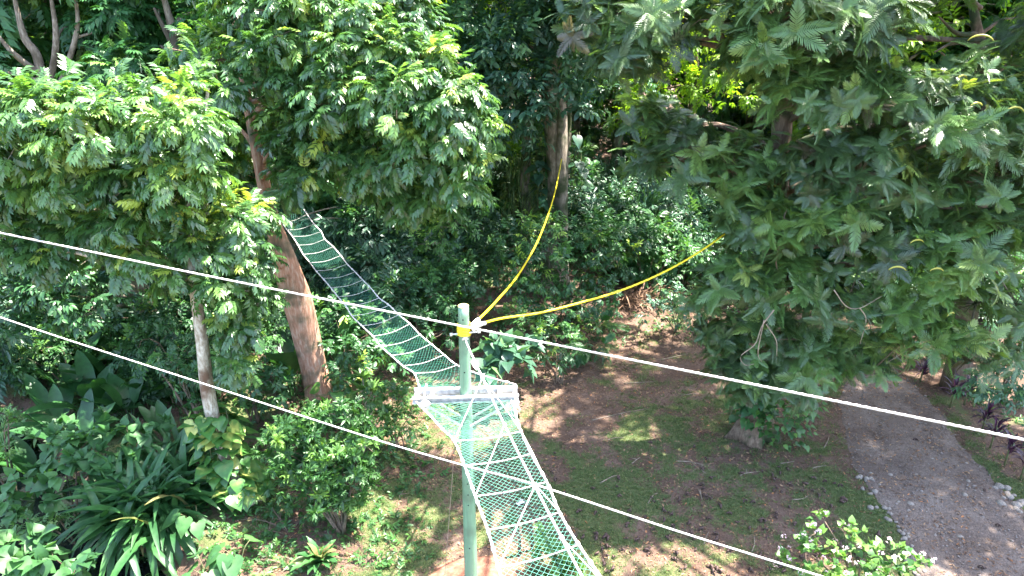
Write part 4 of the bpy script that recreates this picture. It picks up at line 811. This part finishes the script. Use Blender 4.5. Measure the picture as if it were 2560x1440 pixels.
simple_bush('leafy green shrub in the hollow right of the net bridge', (1060, 900), [(1010, 730, 19, 65), (1080, 700, 19.5, 70), (1120, 760, 18.8, 65), (1040, 790, 18.4, 60), (1110, 830, 18, 60), (1150, 690, 19.6, 50), (960, 700, 19.5, 50)], M['oval'], SPR, 26, .32, .45, .1)
simple_bush('big rounded shrub with pale new leaves behind the pole below the steep yellow rope', (1400, 850), [(1290, 610, 20.8, 65), (1370, 590, 21, 75), (1470, 610, 21, 75), (1535, 650, 20.8, 55), (1420, 690, 20.4, 85), (1320, 700, 20.2, 75), (1265, 750, 19.8, 60), (1400, 785, 19.6, 75), (1490, 740, 20.2, 65), (1230, 690, 20.4, 45), (1510, 580, 21.6, 50)], M['oval'], SPR, 26, .36, .45, .12)
simple_bush('low bushy shrub with lime leaves on the edge of the clearing', (1400, 960), [(1320, 840, 18, 55), (1390, 850, 18, 55), (1450, 840, 18.4, 50), (1270, 810, 18.6, 50), (1350, 900, 17.2, 45), (1420, 900, 17.4, 40)], M['oval'], SPR + NAR, 30, .30, .5, .16)
simple_bush('round leaved plant just right of the pole under the knotted bridle', (1250, 1000), [(1240, 880, 16.4, 45), (1280, 910, 16, 50), (1225, 930, 15.8, 40), (1300, 860, 16.8, 40)], M['oval_grey'], HEA, 40, .30, .35, .02, name='round_leaf_plant')
simple_bush('small dark spiky plant behind the lime leaved shrub', (1500, 900), [(1490, 820, 18.8, 40), (1470, 860, 18.2, 35)], M['pinnate_dark'], FEA, 30, .45, .3)
simple_bush('bluish sapling thicket on bare soil left of the feathery tree', (1690, 830), [(1660, 740, 20.6, 45), (1700, 760, 20.4, 40), (1640, 790, 20, 35), (1720, 800, 19.6, 35)], M['oval_grey'], SPR, 26, .3, .4)
simple_bush('dark shrub at the head of the bare clearing', (1610, 730), [(1590, 620, 24, 60), (1650, 600, 24.5, 65), (1560, 580, 25, 60), (1700, 630, 24, 55)], M['oval'], SPR, 18, .4)
simple_bush('glossy oval leaved bush at the right edge beyond the road', (2510, 1000), [(2480, 900, 14.2, 60), (2530, 940, 13.8, 60), (2500, 980, 13.4, 45), (2580, 900, 14, 70), (2450, 960, 13.8, 35)], M['oval_grey'], SPR, 34, .3, .5)
simple_bush('dark bush spreading behind the bend of the gravel road', (2330, 850), [(2270, 800, 18.6, 50), (2340, 785, 19, 60), (2420, 800, 18.6, 60), (2210, 785, 19.6, 45), (2480, 770, 19, 60)], M['oval'], SPR, 24, .36, .3)
simple_bush('leafy clump at the right edge under the feathery fronds', (2540, 860), [(2540, 780, 15.4, 60), (2570, 840, 15, 60), (2500, 800, 16, 45)], M['oval'], SPR, 28, .3, .4)
rosette('croton', 'low croton with broad veined leaves at the bottom left of the lawn', 'plant', on(800, 1415), 34, [strap(.12, .35, .5, 7, 3)], .35, .6, 15, 80, M['strap'], .12, None, .75)
for (a, c_, n, lb) in [(520, 1440, 7, 'taro like plant with glossy heart leaves left of the croton'), (600, 1420, 6, 'taro like plant with yellowing leaf near the stream'), (500, 1330, 5, 'single taro like plant right of the strap leaf rosette')]:
    base = on(a, c_); root = thing('taro_plant', lb, 'plant', base, 'taro like plants'); mb = MB(); sb = MB()
    for q in range(n):
        aa = rng.uniform(0, 6.28); e = base + [.32 * math.cos(aa), .32 * math.sin(aa), rng.uniform(.35, .7)]; tube(sb, smooth_path([base, (base + e) / 2 + [0, 0, .12], e], 7), .009, 5)
        place(mb, HEA, [e], [[math.cos(aa), math.sin(aa), -.5]], [[0, 0, 1.]], [rng.uniform(.3, .45)], [rng.uniform(.2, .8)])
    mb.build('leaves', M['heart'], root); sb.build('stems', M['stem'], root)
simple_bush('low weeds along the foot of the leafy shrub', (720, 1330), [(700, 1300, 11.4, 45), (640, 1330, 11.2, 45), (760, 1290, 11.6, 40), (580, 1300, 11.6, 45), (660, 1260, 11.9, 40)], M['shrub'], SPR, 60, .13, .4, name='weed_patch')
simple_bush('low weeds around the croton', (740, 1410), [(700, 1390, 10.4, 40), (880, 1400, 10.4, 35), (650, 1400, 10.3, 40)], M['shrub'], SPR, 60, .12, .4, name='weed_patch')
# white flowering shrub, bottom right
base = on(2140, 1530)
fs = bush('flowering_shrub', 'juvenile shrub with pink white blossoms at the bottom right beside the road', 'shrub', base, PLY([(2060, 1300, 9.5, 26), (2110, 1330, 9.4, 30), (2035, 1340, 9.4, 30), (2150, 1370, 9.3, 45), (2020, 1380, 9.3, 42), (1970, 1410, 9.1, 38), (2090, 1400, 9.1, 45), (2230, 1385, 9.2, 40), (2290, 1420, 9.1, 38), (2180, 1430, 8.9, 50), (2050, 1450, 8.8, 50), (2110, 1470, 8.7, 50), (2250, 1460, 8.8, 45)]), M['shrub'], [heart(.5, .1)], 150, .10, 4, .1, tone0=.62, young_sunlit=.2, tw=.5)
mb = MB(); n = 7
n = 9
for q in range(n):
    a0 = 2 * math.pi * q / n + rng.normal(0, .5); place(mb, [ovalleaf(.55, .4)], [wloc(fs) + [rng.normal(0, .016), rng.normal(0, .016), rng.normal(0, .016)]], [[math.cos(a0), math.sin(a0), rng.uniform(-.3, 1)]], [[0, 0, 1.]], [rng.uniform(.02, .04)], [rng.random()])
fl = mb.build('blossom', M['flower'], fs); fl.location = (0, 0, 1)
for kx, (a, c_) in enumerate([(2062, 1280), (2037, 1308), (2120, 1312), (2048, 1325), (1990, 1338), (2010, 1335), (1957, 1340), (2030, 1350), (1972, 1367), (1950, 1370), (1975, 1395), (2190, 1360), (2150, 1365), (2115, 1367), (2060, 1392), (2205, 1380), (2240, 1392), (2223, 1345), (2310, 1382), (2335, 1403), (2270, 1382), (2125, 1400), (2142, 1408), (1940, 1415), (2005, 1432), (2065, 1428), (2120, 1430), (2168, 1435), (2235, 1395), (2325, 1428), (2200, 1418), (2090, 1350)]):
    o = fl if kx == 0 else fl.copy()
    if kx: COL.objects.link(o); o.parent = fs
    o.location = [float(v) for v in PY(a, c_, 8.85 - .25 * (c_ > 1400)) - wloc(fs)]; o.rotation_euler = (rng.uniform(-.6, .9), rng.uniform(-.6, .6), rng.uniform(0, 6)); sc = rng.uniform(1.0, 1.5); o.scale = (sc, sc, sc)
# sapling with stakes below the near net
sp = bush('sapling', 'bright lobed leaf sapling seen through the near net bridge', 'sapling', on(1400, 1450), PLY([(1365, 1330, 10.2, 28), (1390, 1370, 10, 38), (1420, 1410, 9.8, 45), (1370, 1400, 10, 35), (1440, 1450, 9.6, 45), (1400, 1460, 9.6, 45)]), M['shrub'], WHO, 110, .13, 4, .1, tone0=.85, young_sunlit=.4)
for a, c_, h, lb in ((1298, 1392, .75, 'left dark stake driven into the lawn below the near net'), (1330, 1378, .75, 'right dark stake driven into the lawn below the near net')):
    p = gp(a, c_); mb = MB(); tube(mb, [p - [0, 0, .1], p + [.01, .01, h * .5], p + [.015, .0, h]], [.035, .033, .03], 9); tag(mb.build('stake', M['wood']), lb, 'stake')
p = gp(1300, 1262); mb = MB(); place(mb, [ovalleaf(.8, .2, .2), heart(.6, .3)], [p + [0, 0, .05], p + [.05, .02, .06], p + [-.04, 0, .04]], [[1, .2, .2], [-.3, 1, .1], [.2, -1, .3]], [[0, 0, 1.]] * 3, [.11, .10, .10], .5)
tag(mb.build('paper_scrap', M['rope']), 'crumpled white scrap lying on the lawn under the near net', 'litter')
# purple cordylines beside the road
for (a, c_, h, lb) in [(2300, 955, .45, 'farthest small purple cordyline at the road bend'), (2375, 1020, .7, 'tall purple cordyline in a sunny patch'), (2410, 1012, .65, 'dark purple cordyline leaning right of the tall one'), (2455, 1075, .6, 'purple cordyline just above the upper stay rope'), (2475, 1120, .65, 'purple cordyline crossed by the upper stay rope'), (2510, 1165, .7, 'purple cordyline on the grassy verge below the stay rope'), (2550, 1200, .65, 'purple cordyline nearest the right edge')]:
    rosette('cordyline', lb, 'plant', on(a, c_), 26, [strap(.07, .3, .5, 6, 1)], .28, .48, 5, 80, M['purple'], h, 'purple cordylines along the road', .55)
# dry brush pile at the head of the clearing
mb = MB(); c = on(1590, 760); n = 150; a0 = rng.uniform(0, 6.28, n)
place(mb, [strap(.02, .2, .3, 5), strap(.03, .4, .6, 5)], c + np.c_[rng.normal(0, .5, n), rng.normal(0, .35, n), rng.uniform(.02, .35, n)], np.c_[np.cos(a0), np.sin(a0), rng.uniform(-.2, .6, n)], np.tile([0, 0, 1.], (n, 1)), rng.uniform(.5, 1.1, n), rng.random(n) * .7)
tag(mb.build('brush_pile', M['litter']), 'heap of dry brown fronds at the edge of the bare clearing', 'brush pile')

# ------------------------------------------------------------------ small things on the ground
def pod_mesh(k):
    mb = MB(); th = np.linspace(0, 4.2 + k * .5, 18); r = .055 + .012 * th / 4
    p = np.c_[r * np.cos(th), (th - 2) * .012, r * np.sin(th) + .05]
    tube(mb, p, .022 * np.sin(np.linspace(.35, 2.9, 18)) + .004, 6, mod=lambda i, t: 1 + .5 * np.cos(2 * t))
    th2 = np.linspace(.6, 3.6 + k * .4, 14); p2 = np.c_[.05 * np.cos(th2) + .07, (th2 - 2) * -.02 + .03, .05 * np.sin(th2) + .045]
    tube(mb, p2, .02 * np.sin(np.linspace(.35, 2.9, 14)) + .004, 6, mod=lambda i, t: 1 + .5 * np.cos(2 * t)); return mb
pods = []; tries = 0; placed = []
while len(placed) < 190 and tries < 9000:
    tries += 1
    a, c_ = rng.uniform(1300, 2560), rng.uniform(1040, 1475); dn = .12 + .9 * sstep(1080, 1280, c_) * sstep(1330, 1480, a) * sstep(2240, 2060, a)
    g = G(a, c_); dn = dn * (.25 + 1.2 * sstep(.42, .62, vnoise(g[0] * 1.1, g[1] * 1.1, 77)))
    if rng.random() > dn: continue
    u = road_u(g[0], g[1])
    if u > 1.05 or (u > 0 and rng.random() > .3): continue
    placed.append((g, u))
pm = [pod_mesh(k) for k in range(3)]; po = []
for k, (g, u) in enumerate(placed):
    if k < 3: o = pm[k].build('seed_pod', M['pod'])
    else: o = po[k % 3].copy(); COL.objects.link(o)
    po.append(o); o.location = (g[0], g[1], float(H(g[0], g[1])) + (.03 if 0 < u < 1 else .0)); o.rotation_euler = (rng.uniform(-.5, .5), rng.uniform(-.5, .5), rng.uniform(0, 6.28)); sc = rng.uniform(.45, .8); o.scale = (sc, sc, sc)
    tag(o, 'dark curled seed pod lying on the gravel road' if 0 < u < 1 else 'dark curled seed pod lying on the patchy lawn', 'seed pod', 'fallen seed pods on the road' if 0 < u < 1 else 'fallen seed pods on the lawn')
for k, (a, c_, a2, c2) in enumerate([(1480, 1050, 1610, 1025), (1905, 1100, 1965, 1075), (2030, 1172, 2065, 1165), (1690, 1155, 1760, 1165), (1755, 1165, 1765, 1185), (1980, 1250, 2020, 1240), (1750, 1225, 1755, 1250), (1760, 1360, 1772, 1330), (1880, 1380, 1886, 1340), (1000, 1250, 1025, 1235), (940, 1400, 960, 1375), (1950, 1160, 1985, 1155), (1580, 1160, 1600, 1145), (1520, 1100, 1560, 1095), (1650, 900, 1720, 885), (1560, 960, 1640, 955), (1700, 990, 1740, 985), (1500, 1210, 1550, 1190), (1620, 1260, 1645, 1235), (2060, 1120, 2072, 1090), (1420, 920, 1470, 905), (1850, 1190, 1900, 1180)]):
    p, q_ = gp(a, c_), gp(a2, c2); m_ = (p + q_) / 2 + np.append(rng.normal(0, .05, 2), .02); mb = MB()
    tube(mb, smooth_path([p + [0, 0, .012], m_, q_ + [0, 0, .015]], 14), np.linspace(.014, .006, 14), 6)
    if k % 3 == 0: tube(mb, [m_, m_ + np.append(rng.normal(0, .12, 2), .02)], [.008, .004], 5)
    tag(mb.build('fallen_twig', M['twig']), 'long thin pale stick on the bare soil right of the crossarm' if k == 0 else 'thin dry twig lying on the patchy lawn', 'twig', None if k == 0 else 'dry twigs on the lawn')
sm = []
spots = []
for k in range(40):
    t = rng.random() ** .8; a = np.interp(t, [0, .35, .7, 1], [2142, 2172, 2240, 2300]) + rng.normal(0, 11) + 6; c_ = np.interp(t, [0, .35, .7, 1], [1175, 1230, 1320, 1440]) + rng.normal(0, 10); spots.append((a, c_, rng.uniform(.03, .075), 'rounded pale stone in the row along the left edge of the gravel road', 'stones along the left road edge'))
for k in range(22):
    t = rng.random(); spots.append((np.interp(t, [0, 1], [2490, 2590]) + rng.normal(0, 12), np.interp(t, [0, 1], [1225, 1310]) + rng.normal(0, 12), rng.uniform(.05, .11), 'rounded pale stone in the heap along the right edge of the gravel road', 'stones along the right road edge'))
for a, c_ in [(2225, 1190), (2290, 1190), (2245, 1258), (2275, 1262), (2270, 1280), (2222, 1273), (2340, 1315), (2400, 1345), (2420, 1205), (2330, 1150), (2410, 1240), (2460, 1217), (2205, 1220)]:
    spots.append((a, c_, rng.uniform(.05, .085), 'single pale stone sunk into the open surface of the gravel road', 'stones set in the road surface'))
for k, (a, c_, r, lb, gr) in enumerate(spots):
    if k < 5: mb = MB(); mb.add(STO[k][0], STO[k][1], .5); o = mb.build('road_stone', M['stone'])
    else: o = sm[k % 5].copy(); COL.objects.link(o)
    sm.append(o); g = gp(a, c_); o.location = (g[0], g[1], g[2] + .012 + r * .12); o.scale = (r, r, r); o.rotation_euler = (0, 0, rng.uniform(0, 6.28)); tag(o, lb, 'stone', gr)

# ------------------------------------------------------------------ forest beyond: prototypes copied
def fproto(kind, h, rad, leaf, protos, sc, dens, bark, label, z0=.25, nl=16, tone0=.45, young_sunlit=.08):
    L = []
    for k in range(nl):
        z = h * (z0 + (1 - z0) * (k + .5) / nl); rr = rad * (1 - .5 * ((z / h - .55) / .5) ** 2); a = k * 2.4 + rng.normal(0, .3); q = rr * rng.uniform(.35, .85)
        L.append((np.array([q * math.cos(a), q * math.sin(a), z]), rad * rng.uniform(.34, .55)))
    return tree(kind, label, 'tree', [([np.array([0, 0, -.3]), np.array([.1, 0, h * .3]), np.array([-.1, .1, h * .6]), np.array([0, 0, h * .95])], [.3, .22, .15, .05])], bark, L, leaf, protos, dens, sc, 6, .3, 'trees in the forest behind', tw=.25, tone0=tone0, young_sunlit=young_sunlit)
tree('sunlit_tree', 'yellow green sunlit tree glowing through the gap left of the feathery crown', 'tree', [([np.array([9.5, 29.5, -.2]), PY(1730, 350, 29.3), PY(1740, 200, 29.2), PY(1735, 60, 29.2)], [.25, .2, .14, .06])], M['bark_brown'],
     PLY([(1690, 120, 28, 55), (1770, 170, 28, 70), (1740, 240, 28, 60), (1640, 210, 28.6, 60), (1800, 90, 28.4, 60), (1600, 280, 28.8, 55), (1680, 40, 28.8, 55), (1830, 240, 28, 50)]), M['backlit'], SPR, 13, .5, 6, .3, young_sunlit=.3, tone0=.6)
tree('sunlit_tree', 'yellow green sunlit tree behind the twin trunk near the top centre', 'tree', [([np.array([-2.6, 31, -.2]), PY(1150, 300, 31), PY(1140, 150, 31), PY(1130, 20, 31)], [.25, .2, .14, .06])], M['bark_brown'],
     PLY([(1090, 120, 30, 55), (1160, 90, 30, 65), (1220, 60, 30.2, 55), (1070, 60, 30.2, 45), (1250, 130, 30, 45), (1130, 170, 30, 50), (1300, 60, 30.4, 45)]), M['backlit'], SPR, 13, .5, 6, .3, young_sunlit=.3, tone0=.55)
for q_, (lb, pts) in enumerate([('crooked bare limbed tree with mossy branches in the upper right corner', [(2460, 400), (2470, 200), (2420, 90), (2360, 30)])]):
    tr = [([np.append(PY(2480, 640, 17)[:2], 0), PY(2475, 420, 17), PY(2470, 220, 17), PY(2440, 60, 17), PY(2420, -60, 17)], [.25, .2, .15, .10, .06])]
    for a in range(9):
        y0 = rng.uniform(20, 320); x0 = 2465 - (320 - y0) * .05; sx = rng.choice([-1, 1]); tr.append(([PY(x0, y0, 17), PY(x0 + sx * 60, y0 - rng.uniform(0, 50), 16.8), PY(x0 + sx * rng.uniform(90, 150), y0 - rng.uniform(-30, 70), 16.6)], [.07, .045, .015]))
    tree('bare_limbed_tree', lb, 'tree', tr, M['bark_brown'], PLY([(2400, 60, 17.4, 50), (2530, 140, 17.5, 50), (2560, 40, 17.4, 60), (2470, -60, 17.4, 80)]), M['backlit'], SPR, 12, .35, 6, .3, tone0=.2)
FP = [fproto('forest_tree', 17, 4.2, M['oval'], SPR, .62, 9, M['bark_grey'], 'dark green broad tree deep in the forest behind', .2, 20),
      fproto('forest_tree', 19, 4.6, M['pinnate_dark'], PIN, .75, 8, M['bark_brown'], 'pinnate leaved tree deep in the forest behind', .25, 20),
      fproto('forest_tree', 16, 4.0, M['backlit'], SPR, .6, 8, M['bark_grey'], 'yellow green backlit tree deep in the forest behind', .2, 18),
      fproto('forest_tree', 22, 4.4, M['oval_grey'], SPR, .62, 8, M['bark_grey'], 'tall grey green tree deep in the forest behind', .3, 22)]
spots = []
for Y in (28, 33, 39, 46, 54, 63, 74):
    nX = int(9 + Y * .12); hw = Y * .92 + 3
    for k in range(nX):
        x = -hw + 2 * hw * (k + .5) / nX + rng.normal(0, 1.1); y = Y + rng.normal(0, 1.6)
        px = 1280 + x / (y * math.cos(PITCH) + 2) * FPX
        if y < 31 and 1150 < px < 1760: continue
        if y < 36 and 1480 < px < 2150: continue
        spots.append((x, y))
first = [True] * 4
for k, (x, y) in enumerate(spots):
    px = 1280 + x / (y * math.cos(PITCH) + 2) * FPX
    kd = rng.choice([0, 1, 3, 2], p=[.33, .27, .22, .18])
    if (1600 < px < 1850 or 1040 < px < 1240) and y > 30: kd = rng.choice([2, 0], p=[.75, .25])
    o = FP[kd]
    if not first[kd]: o = copy_thing(FP[kd])
    first[kd] = False
    s = rng.uniform(.85, 1.2); o.location = (x, y, -.1); o.rotation_euler = (0, 0, rng.uniform(0, 6.28)); o.scale = (s, s, s * rng.uniform(.9, 1.15))
def bproto(leaf, protos, sc, r, h, lb, tone0=.4):
    L = [(np.array([rng.normal(0, r * .45), rng.normal(0, r * .45), h * rng.uniform(.25, .9)]), r * rng.uniform(.35, .55)) for k in range(9)]
    return bush('undergrowth_shrub', lb, 'shrub', np.zeros(3), L, leaf, protos, 24, sc, 6, .25, 'undergrowth under the forest', tone0=tone0)
BP = [bproto(M['oval'], SPR, .38, 1.5, 2.2, 'dark oval leaved shrub in the forest undergrowth'), bproto(M['oval_grey'], NAR, .48, 1.4, 2.6, 'long leaved dull green shrub in the forest undergrowth'), bproto(M['shrub'], SPR, .32, 1.3, 1.8, 'lighter green shrub in the forest undergrowth'), bproto(M['pinnate_dark'], PIN, .5, 1.5, 2.8, 'pinnate leaved shrub in the forest undergrowth')]
first = [True] * 4; cnt = 0
for Y in (16.5, 18.5, 20.5, 23, 25.5, 28.5, 32, 36, 41, 47, 54, 62):
    nX = int(min(Y, 41) * 1.15); hw = Y * .86
    for k in range(nX):
        x = -hw + 2 * hw * (k + .5) / nX + rng.normal(0, .5); y = Y + rng.normal(0, .7); px = 1280 + x / (y * math.cos(PITCH) + 3.7) * FPX
        if Y < 20 and px > 900: continue
        if Y < 27 and 1230 < px < 1480: continue
        if Y < 22.5 and px > 1100: continue
        if Y < 24.5 and 1480 < px < 2180: continue
        if Y < 25.5 and 1600 < px < 1760: continue
        if Y < 21.5 and px > 2180: continue
        if Y < 26 and px > 2180 and rng.random() < .4: continue
        if Y < 20 and 600 < px < 900: continue
        kd = rng.choice(4, p=[.38, .24, .16, .22]); kd = 1 if kd == 2 and 1480 < px < 1800 else kd; o = BP[kd]
        if not first[kd]: o = copy_thing(BP[kd])
        first[kd] = False; cnt += 1
        s = rng.uniform(.7, 1.25); o.location = (x, y, float(H(x, y)) - .1); o.rotation_euler = (0, 0, rng.uniform(0, 6.28)); o.scale = (s, s, s * rng.uniform(.8, 1.3))
print('forest', len(spots), 'undergrowth', cnt)
